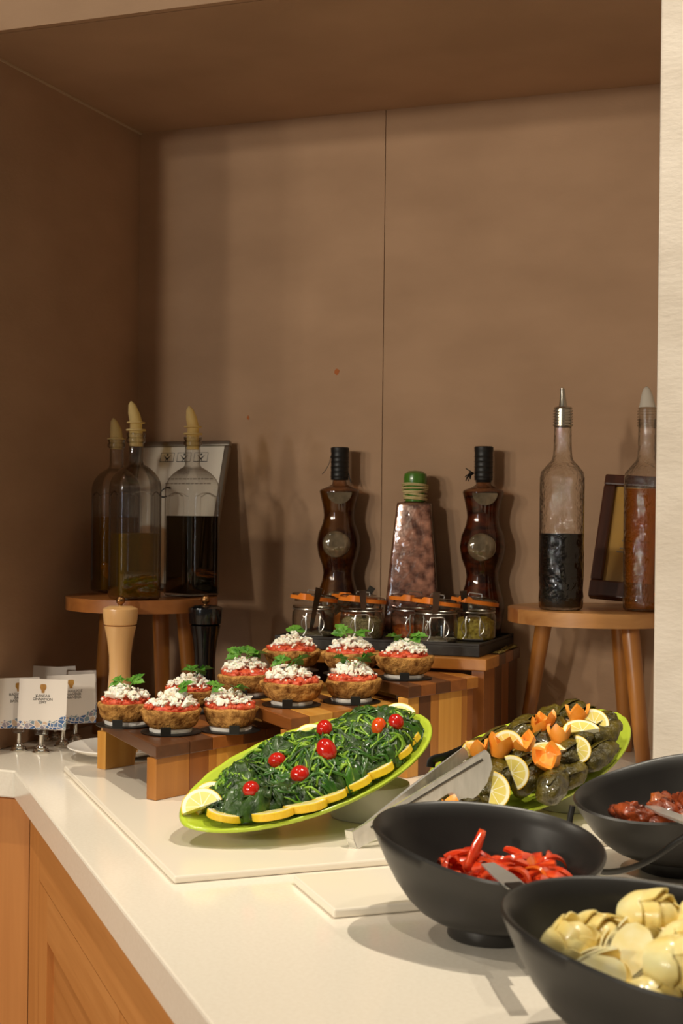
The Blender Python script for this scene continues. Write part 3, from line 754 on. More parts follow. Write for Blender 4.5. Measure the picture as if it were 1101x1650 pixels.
RAF = mat('raffia', lin(186, 166, 112), lin(206, 188, 138), 120., rough=.7)
mb = MB(); rr = random.Random(4)
for k in range(13):
    z0 = .2255 + k * .0020; ti = rr.uniform(-.004, .004); ph = rr.random() * 6
    rad = .0192 + (.002 if z0 > .24 else 0) + rr.uniform(-.0008, .0012)
    pts = [(rad * math.cos(a), rad * math.sin(a), z0 + ti * math.sin(a + ph)) for a in [2 * PI * j / 22 for j in range(23)]]
    mb.tube(pts, .0012, 5, cap=False)
mb.obj('raffia_binding', RAF, tb)

# ------------------------------------------------------------------ tomato rusks on the risers
CRUST = mat('rusk_crust', lin(108, 64, 26), lin(206, 152, 84), 95., rough=.85, bump=1., bscale=190., spec=.15, lo=.30, hi=.62, bdist=.006)
TOM = mat('grated_tomato', lin(186, 50, 26), lin(224, 104, 66), 160., rough=.4, bump=.6, bscale=150., spec=.5)
FETA = mat('feta', lin(246, 236, 216), lin(253, 247, 234), 60., rough=.6, sss=.4)
PARS = mat('parsley_leaf', lin(58, 112, 26), lin(104, 156, 52), 80., rough=.5, sss=.0)
def leaf_mesh(mb, T, size, rng, lobes=3):
    """flat parsley: three toothed leaflets on a stalk"""
    half = [(0, .04), (.14, .10), (.24, .40), (.31, .34), (.40, .54), (.47, .40), (.54, .30), (.63, .42), (.71, .28), (.80, .32), (.87, .14), (1.04, 0)]
    for L in range(lobes):
        a0 = (L - (lobes - 1) / 2) * 1.05; sc = size * (1. if L == (lobes - 1) // 2 else .85)
        out = half + [(x, -y) for x, y in reversed(half[:-1])]
        ca, sa = math.cos(a0), math.sin(a0); curl = rng.uniform(.1, .55); fold = rng.uniform(.2, .6)
        vs = []
        for x, y in [(.45, 0)] + out:
            X, Y = x * sc + size * .08, y * sc
            Zz = -curl * size * (x ** 2) * .6 + fold * abs(y) * sc
            vs.append(tuple(T @ Vector((X * ca - Y * sa, X * sa + Y * ca, Zz))))
        n = len(out); mb.add(vs, [(0, 1 + k, 1 + (k + 1) % n) for k in range(n)])
    mb.tube([T @ Vector((-.7 * size, 0, -.22 * size)), T @ Vector((.1 * size, 0, 0))], .0007, 5)
GRP = {1: 'rusks on the lowest riser', 2: 'rusks on the middle riser', 3: 'rusks on the riser below the spice tray'}
WHERE = {1: 'on the lowest dark riser', 2: 'on the middle riser', 3: 'on the riser just below the spice tray'}
SPOT = {1: 'beside the pale pepper mill', 2: 'at the front corner of the lowest riser', 3: 'half hidden behind others on the lowest riser', 4: 'on the lowest riser against the middle one',
        5: 'in front of the black pepper mill', 6: 'at the front corner of the middle riser', 7: 'on the middle riser against the next step up', 8: 'below the jar of sparse dark herbs', 9: 'below the jar of dried oregano', 10: 'at the front corner below the chilli jar'}
def rusk(px, py, zt, seed, lvl, r=.041, hgt=.026, leaves=2, lift=.0068, tabdir=None, tilt=0.):
    rng = random.Random(seed); p = onz(px, py, zt)
    dv = np.array([p[0], p[1]]) - CAM[:2]; dv /= np.linalg.norm(dv)
    ho = thing('canape_holder', 'round black tabbed plate under the rusk ' + SPOT[seed], 'plate holder', (p[0], p[1], zt + .0004), math.atan2(dv[1], dv[0]) + PI / 2 + rng.uniform(-.1, .1), 'canape plates ' + WHERE[lvl])
    # local -y ... faces away; local +y of this frame points to the viewer
    MB().lathe([(0, 0), (.041, 0), (.0415, .0012), (.040, .0016), (0, .0016)], 40).obj('plate', BLACK, ho)
    ax = rng.uniform(-.010, .012)
    MB().box((ax - .007, .0388, .0005), (ax + .007, .0404, .0125)).obj('tab', BLACK, ho, smooth=False, bevel=.0005)
    pm = MB(); n = 40; 
    pm.lathe([(0, .0001), (.0285, .0001), (.0292, .0025), (.0285, .0050), (0, .0050)], n)
    pm.v = [(x * (1 + .03 * math.sin(7 * math.atan2(y, x) + seed)), y * (1 + .03 * math.sin(7 * math.atan2(y, x) + seed)), z) for x, y, z in pm.v]
    po = pm.obj('paper_liner', PAPER, loc=(p[0], p[1], zt + .0021)); tag(po, 'white round paper liner under the rusk ' + SPOT[seed], 'paper liner', 'paper liners ' + WHERE[lvl])
    o = thing('tomato_rusk', 'tomato rusk with white cheese ' + SPOT[seed], 'rusk', (p[0], p[1], zt + .0075), rng.random() * 6, GRP[lvl])
    # rusk: a thick half bun
    mb = MB(); nr, nn = 9, 56
    prof = [(0, 0), (r * .66, 0), (r * .76, hgt * .05), (r * .87, hgt * .22), (r * .94, hgt * .42), (r * .97, hgt * .62), (r * 1.01, hgt * .80), (r * 1.02, hgt * .93), (r * .97, hgt * 1.0), (r * .90, hgt * .98), (r * .5, hgt * .94), (0, hgt * .92)]
    mb.lathe(prof, nn); off = Vector((seed * 3.1, 0, 0))
    ex = rng.uniform(.9, 1.02)
    nv = []
    for x, y, z in mb.v:
        a = math.atan2(y, x); rr_ = math.hypot(x, y)
        k = 1 + .17 * mnoise.noise(Vector((math.cos(a) * 1.3, math.sin(a) * 1.3, z * 30)) + off) + .035 * mnoise.noise(Vector((x, y, z)) * 130 + off) + .02 * mnoise.noise(Vector((x, y, z)) * 320 + off)
        zz = z + .0025 * mnoise.noise(Vector((x, y, 0)) * 40 + off) * (1 if z > .002 else 0) + x * math.tan(tilt) * (z / hgt)
        nv.append((x * k, y * k * ex, zz))
    mb.v = nv; mb.obj('rusk', CRUST, o, angle=80)
    # tomato layer
    mb = MB(); mb.lathe([(0, hgt * .86), (r * .86, hgt * .88), (r * .90, hgt * 1.02), (r * .84, hgt * 1.14), (r * .6, hgt * 1.26), (r * .3, hgt * 1.30), (0, hgt * 1.30)], 40)
    nv = []
    for x, y, z in mb.v:
        a = math.atan2(y, x); k = 1 + .12 * mnoise.noise(Vector((math.cos(a) * 2.2, math.sin(a) * 2.2, 3)) + off)
        nv.append((x * k, y * k * ex, z + (.004 * mnoise.noise(Vector((x, y, 0)) * 110 + off) if z > hgt * .95 else 0)))
    mb.v = nv
    for k in range(60):
        a = rng.random() * 6.28; q = r * rng.uniform(.6, .90)
        mb.blob((q * math.cos(a), q * math.sin(a) * ex, hgt * 1.12), rng.uniform(.0018, .0042), 1, rng, .35)
    mb.obj('grated_tomato', TOM, o, angle=80)
    # cheese crumbs
    mb = MB(); cx, cy = rng.uniform(-.004, .004), rng.uniform(-.004, .004)
    lx, ly = rng.uniform(-.5, .5), rng.uniform(-.5, .5)
    for k in range(150):
        a = rng.random() * 6.28; q = r * .74 * math.sqrt(rng.random()); qx, qy = q * math.cos(a), q * math.sin(a)
        hz = .018 * max(0., 1 - (q / (r * .80)) ** 2) * (1 + .35 * mnoise.noise(Vector((qx, qy, 0)) * 60 + off))
        mb.blob((cx + qx, cy + qy, hgt * 1.25 + hz * rng.uniform(.3, 1.)), rng.uniform(.0016, .0056) * (1 if k % 3 else .6), 1, rng, .42, (1, rng.uniform(.7, 1.2), rng.uniform(.6, 1.)), fr=2.6)
    for k in range(18):
        a = rng.random() * 6.28; q = r * rng.uniform(.7, .92)
        mb.blob((q * math.cos(a), q * math.sin(a) * ex, hgt * 1.2), rng.uniform(.0010, .0022), 1, rng, .3)
    ch = mb.obj('cheese_crumbs', FETA, o, angle=35); ch['kind'] = 'stuff'
    for k in range(leaves):
        mb = MB(); a = rng.random() * 6.28 if seed not in LEAFA else LEAFA[seed][k] - o.rotation_euler[2]
        T_ = Matrix.Translation((cx + .009 * math.cos(a), cy + .009 * math.sin(a), hgt * 1.27 + .0185)) @ Matrix.Rotation(a, 4, 'Z') @ Matrix.Rotation(-rng.uniform(.15, .75), 4, 'Y') @ Matrix.Rotation(rng.uniform(-.6, .6), 4, 'X')
        leaf_mesh(mb, T_, rng.uniform(.018, .024), rng)
        mb.obj('parsley_leaf', PARS, o, angle=180)
    return o
LEAFA = {1: (2.9, 1.0), 2: (.3, .9), 3: (2.0, .5), 4: (3.6, .2), 5: (3.0, .4, 1.6), 6: (2.8, .6, 1.4), 7: (3.3, .2), 8: (1.8, 1.2), 9: (.4, 2.8), 10: (3.2, 1.2, .2)}
rusk(203, 1168, Z1, 1, 1, leaves=2); rusk(305, 1146, Z1, 3, 1, leaves=2); rusk(276, 1180, Z1, 2, 1, r=.041, leaves=1); rusk(371, 1177, Z1, 4, 1, r=.041, leaves=2)
rusk(397, 1121, Z2, 5, 2, leaves=3); rusk(470, 1136, Z2, 6, 2, leaves=3, r=.043); rusk(567, 1131, Z2, 7, 2, leaves=2, r=.039)
rusk(470, 1081, Z3, 8, 3, leaves=1); rusk(565, 1086, Z3, 9, 3, leaves=2); rusk(651, 1093, Z3, 10, 3, leaves=3, r=.040)

# ------------------------------------------------------------------ green platters
def platter_axes(yaw, pit, rol):
    X = Vector((math.cos(yaw) * math.cos(pit), math.sin(yaw) * math.cos(pit), math.sin(pit)))
    Y0_ = Vector((-math.sin(yaw), math.cos(yaw), 0)); Z0_ = X.cross(Y0_)
    Y = Y0_ * math.cos(rol) + Z0_ * math.sin(rol); return X, Y, X.cross(Y)
LH, WH, DEP = .177, .089, .030
def dish_z(x, y, lh=LH, wh=WH, dep=DEP):
    q = (abs(y) / wh) ** (1 / 1.15); rr_ = min(1.2, math.sqrt((x / lh) ** 2 + q ** 2))
    return dep * (rr_ ** 2.4 - 1)
def platter(c, yaw, pit, rol, label, WH=WH):
    X, Y, Z = platter_axes(yaw, pit, rol); mw = frame_matrix(c, X, Y, Z)
    mb = MB(); n = 72; R_ = [.12, .3, .5, .68, .82, .92, .97, 1.0]; vs = [(0, 0, -DEP)]
    def pt(ph, rho): return LH * rho * math.cos(ph), WH * math.copysign(abs(math.sin(ph)) ** 1.15, math.sin(ph)) * rho
    for rho in R_:
        for k in range(n):
            x, y = pt(2 * PI * k / n, rho); flu = .0007 * math.sin(k * PI / 1.5) * (rho ** 4)
            vs.append((x, y, DEP * (rho ** 2.4 - 1) + flu))
    m = len(R_); top_last = 1 + (m - 1) * n
    fs = [(0, 1 + k, 1 + (k + 1) % n) for k in range(n)]
    for i in range(m - 1):
        for k in range(n):
            a, b = 1 + i * n + k, 1 + i * n + (k + 1) % n; fs.append((a, a + n, b + n, b))
    # underside
    base_i = len(vs)
    for rho in reversed(R_):
        for k in range(n):
            x, y = pt(2 * PI * k / n, rho); vs.append((x * (1.012 if rho == 1. else 1.), y * (1.012 if rho == 1. else 1.), DEP * (rho ** 2.4 - 1) - (.0055 if rho < 1 else .003)))
    vs.append((0, 0, -DEP - .0055)); last = len(vs) - 1
    for k in range(n): fs.append((top_last + k, base_i + k, base_i + (k + 1) % n, top_last + (k + 1) % n))
    for i in range(m - 1):
        for k in range(n):
            a, b = base_i + i * n + k, base_i + i * n + (k + 1) % n; fs.append((a, a + n, b + n, b))
    li = base_i + (m - 1) * n
    for k in range(n): fs.append((li + k, last, li + (k + 1) % n))
    mb.add(vs, fs); o = mb.obj('serving_platter', LIME, angle=180); o.matrix_world = mw
    tag(o, label, 'platter')
    zmin = min((mw @ Vector(v))[2] for v in vs); print('PLATTER zmin', zmin)
    return mw
P1 = platter((-.610, -.763, .079), .99, .263, .24, 'leaf-shaped lime green platter of wilted greens, tilted towards the room')
P2 = platter((-.386, -.609, .076), 1.02, .255, .30, 'leaf-shaped lime green platter of stuffed vine leaves beside steel tongs', .080)
def stand(mw, lx, ly, r, label, wh=WH):
    q = mw @ Vector((lx, ly, -DEP - .006)); zb = BT; inv = mw.inverted(); nz = (mw.to_3x3() @ Vector((0, 0, 1))).z
    def under(x, y):
        z = q.z
        for _ in range(12):
            l = inv @ Vector((x, y, z)); z -= (l.z - (dish_z(l.x, l.y, LH, wh) - .0062)) * .8
        return z
    h_ = min(under(q.x + k * r * math.cos(a * PI / 8), q.y + k * r * math.sin(a * PI / 8)) for a in range(16) for k in (.3, .6, .9, 1.)) - zb - .0012
    o = MB().lathe([(0, .0003), (r * .86, .0003), (r * .9, .003), (r, h_ * .8), (r * .98, h_ * .96), (r * .9, h_ - .012), (r * .3, h_ - .014), (0, h_ - .014)], 40).obj('ceramic_stand', GREYSTAND, loc=(q.x, q.y, zb))
    tag(o, label, 'stand'); return o
stand(P1, .085, .0, .052, 'round grey ceramic stand propping the platter of wilted greens')
stand(P2, .085, .0, .052, 'round grey ceramic stand propping the platter of stuffed vine leaves', .080)
def hit(mw, px, py, zl):
    """local point where the pixel's ray meets the plane zl above the platter rim"""
    inv = mw.inverted(); o_ = inv @ Vector(CAM); d_ = (inv.to_3x3() @ Vector(ray(px, py))); t = (zl - o_.z) / d_.z
    return o_ + d_ * t

# ------------------------------------------------------------------ wilted greens
G_STEM = mat('green_stem', lin(88, 136, 26), lin(150, 186, 58), 60., rough=.3, coat=.35)
G_DARK = mat('dark_wilted_leaf', lin(24, 48, 12), lin(60, 92, 26), 60., rough=.38, coat=.25, bump=1., bscale=110.)
G_MID = mat('mid_green_leaf', lin(34, 78, 14), lin(62, 110, 26), 60., rough=.35, coat=.3)
rng = random.Random(21)
MX0, MX1 = -.142, .158
def mound(x, y):
    t = (x - MX0) / (MX1 - MX0); e = max(0., 1 - ((x - .008) / .156) ** 2 - (y / .068) ** 2)
    clump = .75 + .25 * math.sin(t * 3 * PI + .4) ** 2
    return dish_z(x, y) + .002 + .054 * clump * e ** .55 + .013 * min(1., e * 3) * mnoise.noise(Vector((x * 26, y * 30, 1.7)))
mb = MB()
# close-packed core
nx, ny = 40, 22
vs = []; idx = {}
for i in range(nx):
    for j in range(ny):
        a = 2 * PI * j / ny; rho = (i + .001) / (nx - 1)
        x = .008 + .152 * rho * math.cos(a); y = .066 * rho * math.sin(a)
        z = mound(x, y) - .006 * (1 - rho) - .0015 + .003 * mnoise.noise(Vector((x, y, 0)) * 70)
        vs.append((x, y, max(z, dish_z(x, y) + .0012)))
fs = [(i * ny + j, i * ny + (j + 1) % ny, (i + 1) * ny + (j + 1) % ny, (i + 1) * ny + j) for i in range(nx - 1) for j in range(ny)]
mb.add(vs, fs, 1)
for k in range(620):
    a = rng.random() * 6.283; q = math.sqrt(rng.random()) * .94
    x, y = .008 + .150 * q * math.cos(a), .064 * q * math.sin(a)
    th = rng.gauss(.5, .9); L = rng.uniform(.015, .055); n = 7; pts = []
    lift = rng.uniform(-.002, .004)
    for s in range(n):
        pts.append((x, y, max(mound(x, y) + lift, dish_z(x, y) + .0035) + .004 * math.sin(PI * s / (n - 1))))
        th += rng.gauss(0, .35); x += math.cos(th) * L / n; y += math.sin(th) * L / n
        e = math.hypot((x - .008) / .152, y / .066)
        if e > 1: x = .008 + (x - .008) / e; y /= e
    dark = rng.random()
    r0 = rng.uniform(.0010, .0023)
    mb.tube(pts, [r0 * (.6 + .4 * math.sin(PI * (s + .5) / n)) for s in range(n)], 5, mi=(0 if dark < .46 else 2 if dark < .78 else 1))
def rag(mb, x, y, ang, L, W, lift, rng, mi=1):
    """crumpled wilted leaf draped over the mound"""
    nu, nv_ = 12, 8; vs = []; off = Vector((rng.random() * 99, rng.random() * 99, 0))
    ca, sa = math.cos(ang), math.sin(ang)
    for i in range(nu):
        for j in range(nv_):
            u = i / (nu - 1); v = j / (nv_ - 1) * 2 - 1
            wd = W * (math.sin(PI * min(.98, u * .93 + .05)) ** .7)
            X_, Y_ = (u - .5) * L, v * wd
            gx, gy = x + X_ * ca - Y_ * sa, y + X_ * sa + Y_ * ca
            e = math.hypot((gx - .008) / .158, gy / .072)
            if e > 1: gx = .008 + (gx - .008) / e; gy /= e
            z = mound(gx, gy) + lift + .0075 * mnoise.noise(Vector((u * 3.4, v * 2.2, 0)) + off) + .0045 * mnoise.noise(Vector((u * 8, v * 5, 4)) + off) - .004 * v * v
            vs.append((gx, gy, max(z, dish_z(gx, gy) + .0014)))
    fs = [(i * nv_ + j, (i + 1) * nv_ + j, (i + 1) * nv_ + j + 1, i * nv_ + j + 1) for i in range(nu - 1) for j in range(nv_ - 1)]
    mb.add(vs, fs, mi)
for k in range(260):
    a = rng.random() * 6.283; q = math.sqrt(rng.random()) * .97
    rag(mb, .008 + .150 * q * math.cos(a), .064 * q * math.sin(a), rng.random() * 6.28, rng.uniform(.020, .046), rng.uniform(.005, .012), rng.uniform(.0, .006), rng, 1 if rng.random() < .8 else 2)
sp = mb.obj('wilted_greens', [G_STEM, G_DARK, G_MID], angle=180); sp.matrix_world = P1
tag(sp, 'heap of glossy wilted greens with thin stems on the lime platter', 'greens', kind='stuff')
# the larger leaves lying on top
BIGL = [(-.118, -.012, .4, .050, .017), (-.128, .018, 1.1, .048, .017), (-.105, -.034, .1, .052, .016), (-.082, .020, .9, .05, .017), (-.095, -.002, 2.6, .046, .015), (-.06, -.03, .2, .05, .013), (-.03, .03, .6, .045, .013), (.02, .034, .3, .05, .014), (.055, -.012, 1.9, .046, .012), (.085, .028, .6, .05, .015), (.11, -.006, 1.2, .042, .013), (.005, -.002, 2.2, .05, .011), (.13, .02, .2, .04, .012), (-.13, -.02, 1.6, .04, .014)]
for i, (x, y, a, L, W) in enumerate(BIGL):
    mb = MB(); rag(mb, x, y, a, L, W, .0075, rng)
    lf = mb.obj('wilted_leaf', G_DARK, angle=180); lf.matrix_world = P1
    so = lf.modifiers.new('thickness', 'SOLIDIFY'); so.thickness = .0006
    tag(lf, 'large dark green wilted leaf lying on the heap of greens', 'leaf', 'large leaves on the heap of greens')

# cherry tomatoes
TOMR = mat('cherry_tomato_red', lin(176, 16, 10), lin(196, 30, 14), 14., rough=.16, coat=.6)
TOMO = mat('cherry_tomato_orange', lin(214, 66, 12), lin(222, 84, 20), 14., rough=.16, coat=.6)
STEMC = mat('tomato_scar', lin(120, 110, 40), rough=.6)
def local_ray_on(mw, px, py, f, dz):
    """march a pixel ray down to the heap surface f(x, y) + dz"""
    inv = mw.inverted(); o_ = inv @ Vector(CAM); d_ = (inv.to_3x3() @ Vector(ray(px, py))).normalized()
    t = .8
    while t < 2.6:
        q = o_ + d_ * t
        if abs(q.x) < LH * 1.1 and abs(q.y) < WH * 1.2 and q.z < f(q.x, q.y) + dz: return q
        t += .001
    q = hit(mw, px, py, .02); return q
TL = {5: 'glossy orange cherry tomato standing upright in the wilted greens', 3: 'largest red cherry tomato, standing upright on the greens', 6: 'red cherry tomato right beside the orange one on the greens', 0: 'smallest red cherry tomato, at the low end of the greens'}
for i, (px, py, rx, rz, m, lb) in enumerate(((405, 1272, .0098, .0098, TOMR, 0), (447, 1226, .0112, .0100, TOMR, 0), (484, 1248, .0118, .0108, TOMR, 0), (526, 1209, .0120, .0142, TOMR, 0), (523, 1174, .0098, .0110, TOMR, 0), (611, 1171, .0094, .0116, TOMO, 1), (638, 1164, .0098, .0106, TOMR, 0))):
    q = local_ray_on(P1, px, py, mound, .008)
    w_ = P1 @ Vector(q)
    o = thing('cherry_tomato', TL.get(i, 'glossy red cherry tomato set in the wilted greens'), 'tomato', tuple(w_), 0, None if i in TL else 'red cherry tomatoes on the greens')
    prof = [(rx * math.sin(a) * (1 + .04 * math.cos(a)), -rz * math.cos(a)) for a in [PI * k / 14 for k in range(15)]]
    prof[0] = (0, prof[0][1]); prof[-1] = (0, prof[-1][1] - .0006)
    s_ = MB().lathe(prof, 28).obj('fruit', m, o); MB().lathe([(0, .0002), (.0012, 0), (.0008, -.001), (0, -.001)], 10, (0, 0, rz)).obj('stem_scar', STEMC, o)
    o.rotation_euler = (rng.uniform(-.5, .3), rng.uniform(-.4, .4), 0) if not lb else (.15, .1, 0)

# lemon slices
def lemon_mat():
    m, nt, p = base('lemon_flesh')
    tc = N(nt, 'ShaderNodeTexCoord'); sx = N(nt, 'ShaderNodeSeparateXYZ'); nt.links.new(tc.outputs['Object'], sx.inputs[0])
    def mth(op, a, b=None):
        n = N(nt, 'ShaderNodeMath', operation=op)
        for i, q in enumerate((a, b)):
            if q is None: continue
            if isinstance(q, (int, float)): n.inputs[i].default_value = q
            else: nt.links.new(q, n.inputs[i])
        return n.outputs[0]
    rr_ = mth('SQRT', mth('ADD', mth('MULTIPLY', sx.outputs[0], sx.outputs[0]), mth('MULTIPLY', sx.outputs[1], sx.outputs[1])))
    an = mth('ARCTAN2', sx.outputs[1], sx.outputs[0])
    seg = mth('ABSOLUTE', mth('SINE', mth('MULTIPLY', an, 4.5)))
    membr = mth('LESS_THAN', mth('MULTIPLY', seg, rr_), .0022)
    flesh = ramp(nt, mth('MULTIPLY', rr_, 1 / .028), [(.06, lin(246, 240, 205)), (.14, lin(226, 208, 110)), (.76, lin(232, 214, 118)), (.80, lin(250, 244, 214)), (.93, lin(250, 242, 205)), (.965, lin(240, 200, 50))])
    mx = N(nt, 'ShaderNodeMix', data_type='RGBA'); nt.links.new(membr, mx.inputs[0]); nt.links.new(flesh, mx.inputs[6]); mx.inputs[7].default_value = lin(248, 242, 210)
    nt.links.new(mx.outputs[2], p.inputs['Base Color']); p.inputs['Roughness'].default_value = .28
    p.inputs['Subsurface Weight'].default_value = .15; p.inputs['Subsurface Radius'].default_value = (.004, .003, .001); p.inputs['Subsurface Scale'].default_value = .5
    return m
LEMF = lemon_mat(); LEMR = mat('lemon_rind', lin(240, 192, 36), lin(246, 206, 62), 90., rough=.4, bump=.2, bscale=200.)
def half_slice(th, full=PI, R=.028):
    mb = MB(); n = 18; vs = []; fs = []
    ring = [(R * math.cos(full * k / n - full / 2 + PI / 2), R * math.sin(full * k / n - full / 2 + PI / 2)) for k in range(n + 1)]
    core = [(x * .955, y * .955) for x, y in ring]
    # cut faces
    for s in (-1, 1):
        b_ = len(vs); vs.append((0, 0, s * th / 2)); vs += [(x, y, s * th / 2) for x, y in core]
        fs += [((b_, b_ + 1 + k, b_ + 2 + k) if s > 0 else (b_, b_ + 2 + k, b_ + 1 + k)) for k in range(n)]
    m_cut = len(fs)
    lo_, hi_ = 0, n + 2
    fs += [(0, hi_, hi_ + 1, 1), (0, n + 1, hi_ + n + 1, hi_)]
    k0 = len(fs)
    bo = len(vs); vs += [(x, y, -th / 2 * .8) for x, y in ring] + [(x, y, th / 2 * .8) for x, y in ring]
    for k in range(n):
        a, b, c_, d_ = bo + k, bo + k + 1, bo + n + 1 + k, bo + n + 2 + k
        fs += [(a, b, d_, c_), (1 + k, 2 + k, b, a), (hi_ + 1 + k, c_, d_, hi_ + 2 + k)]
    fs += [(1, bo, bo + n + 1, hi_ + 1), (n + 1, hi_ + n + 1, bo + 2 * n + 1, bo + n)]
    mb.add(vs, fs); mb.m = [0] * k0 + [1] * (len(fs) - k0)
    return mb.mesh('lemon_slice', [LEMF, LEMR])
def face_view(mw, roll, tiltx=0., yaw=0.):
    """rotation (in the platter's frame) that turns a slice's face towards the room"""
    back = -Vector(fw); z = (back + Vector((0, 0, .35))).normalized(); x = Vector(rt0); x = (x - z * x.dot(z)).normalized(); y = z.cross(x)
    Rw = Matrix(((x.x, y.x, z.x), (x.y, y.y, z.y), (x.z, y.z, z.z))).to_4x4() @ Matrix.Rotation(yaw, 4, 'Y') @ Matrix.Rotation(tiltx, 4, 'X') @ Matrix.Rotation(roll, 4, 'Z')
    return mw.to_3x3().inverted().to_4x4() @ Rw
HS = half_slice(.0075); HST = half_slice(.010); WS = half_slice(.006, 1.95 * PI)
def lemon(mw, loc, R, me, label, group, sc=1.):
    o = bpy.data.objects.new('lemon_slice', me); COL.objects.link(o)
    me.polygons.foreach_set('use_smooth', [False] * len(me.polygons))
    o.matrix_world = mw @ Matrix.Translation(loc) @ R @ Matrix.Scale(sc, 4)
    return tag(o, label, 'lemon slice', group)
LB = 'half lemon slice tucked round the rim of the platter of greens'
LG = 'lemon slices round the greens'
near = [(354, 1320), (448, 1321), (503, 1303), (543, 1284), (585, 1258), (622, 1236), (660, 1209), (673, 1187)]
for i, (px, py) in enumerate(near):
    q = hit(P1, px, py, .004); q.y = max(q.y, -WH * .93)
    # keep inside the rim
    e = math.hypot(q.x / (LH * .93), (abs(q.y) / (WH * .93)) ** (1 / 1.15))
    out_a = math.atan2(q.y / WH ** 2, q.x / LH ** 2)
    cx, cy = q.x - .020 * math.cos(out_a), q.y - .020 * math.sin(out_a)
    zz = dish_z(cx, cy) + .009
    R = Matrix.Rotation(out_a - PI / 2 - .42, 4, 'Z') @ Matrix.Rotation(.40, 4, 'X') @ Matrix.Rotation(rng.uniform(.06, .2), 4, 'Y')
    lemon(P1, (cx, cy, zz + .002), R, HST, LB, LG, .80 + .06 * (i % 3))
for i, (px, py) in enumerate([(646, 1154), (500, 1180), (462, 1202), (413, 1231), (338, 1284), (322, 1301)]):
    q = hit(P1, px, py, .006); out_a = math.atan2(q.y / WH ** 2, q.x / LH ** 2)
    cx, cy = q.x * .98, q.y * .96; zz = dish_z(cx, cy) + (.012 if i < 4 else .014)
    lemon(P1, (cx, cy, zz), face_view(P1, (.5, .3, .3, .3, .9, .4)[i], -.35), HS, LB, LG, .85)

# ------------------------------------------------------------------ stuffed vine leaves
VINE = mat('vine_leaf', lin(42, 36, 6), lin(90, 78, 14), 60., rough=.30, coat=.45, bump=1., bscale=150., detail=6., bdist=.0045)
VINE2 = mat('vine_leaf_pale', lin(62, 54, 8), lin(110, 94, 20), 50., rough=.30, coat=.45, bump=1., bscale=150., detail=6., bdist=.0045)
VEIN = mat('vine_vein', lin(110, 100, 44), rough=.4)
def heap2(x, y):
    e = max(0., 1 - (x / .162) ** 2 - (y / .074) ** 2)
    return dish_z(x, y, LH, .080) + .002 + .046 * e ** .5
def dolma(a_px, b_px, seed, dz=.010, r=.0145, m=VINE, loc=False):
    rng = random.Random(seed)
    if loc: qa, qb = Vector(a_px), Vector(b_px)
    else: qa = local_ray_on(P2, *a_px, heap2, dz); qb = local_ray_on(P2, *b_px, heap2, dz)
    A_, B_ = P2 @ qa, P2 @ qb; mid = (A_ + B_) / 2; ax = (B_ - A_); L = max(.045, min(.085, ax.length)); ax.normalize()
    X = ax; Y = Vector((0, 0, 1)).cross(X).normalized(); Z = X.cross(Y)
    o = thing('stuffed_vine_leaf', 'glossy dark green stuffed vine leaf roll piled on the lime platter', 'vine leaf roll', group='stuffed vine leaves on the platter', mw=frame_matrix(mid, X, Y, Z))
    mb = MB(); nu, nv_ = 24, 26; off = Vector((seed * 7.7, 0, 0)); vs = []
    for i in range(nu):
        u = i / (nu - 1); s = math.sin(PI * u) ** .26 if 0 < u < 1 else 0.05
        for j in range(nv_):
            a = 2 * PI * j / nv_
            k = r * s * (1 + .30 * mnoise.noise(Vector((u * 2.5, math.cos(a), math.sin(a))) + off) + .12 * mnoise.noise(Vector((u * 5, 3 * math.cos(a), 3 * math.sin(a))) + off) - .22 * abs(mnoise.noise(Vector((u * 9, 2 * math.cos(a), 2 * math.sin(a))) + off * 2)))
            spir = 1 + .07 * ((a / (2 * PI) + u * .8) % 1.)
            vs.append(((u - .5) * L, k * spir * math.cos(a), k * spir * math.sin(a) * .88))
    fs = [(i * nv_ + j, i * nv_ + (j + 1) % nv_, (i + 1) * nv_ + (j + 1) % nv_, (i + 1) * nv_ + j) for i in range(nu - 1) for j in range(nv_)]
    fs += [tuple(reversed(range(nv_))), tuple(range((nu - 1) * nv_, nu * nv_))]
    mb.add(vs, fs).obj('roll', m, o, angle=80)
    # the loose flap of the wrapped leaf
    mb = MB(); vs = []
    for i in range(9):
        for j in range(5):
            u = (i / 8 - .5) * .72; a = .5 + seed % 3 * .5 + j * .22 + .5 * i / 8
            k = r * 1.05 * (math.sin(PI * (u + .5)) ** .35) + .0006 + (.0016 if j == 4 else 0)
            vs.append((u * L, k * math.cos(a), k * math.sin(a) * .9))
    mb.add(vs, [(i * 5 + j, i * 5 + j + 1, (i + 1) * 5 + j + 1, (i + 1) * 5 + j) for i in range(8) for j in range(4)])
    fo = mb.obj('leaf_flap', VINE2, o, angle=180); so = fo.modifiers.new('thickness', 'SOLIDIFY'); so.thickness = .0007
    return o
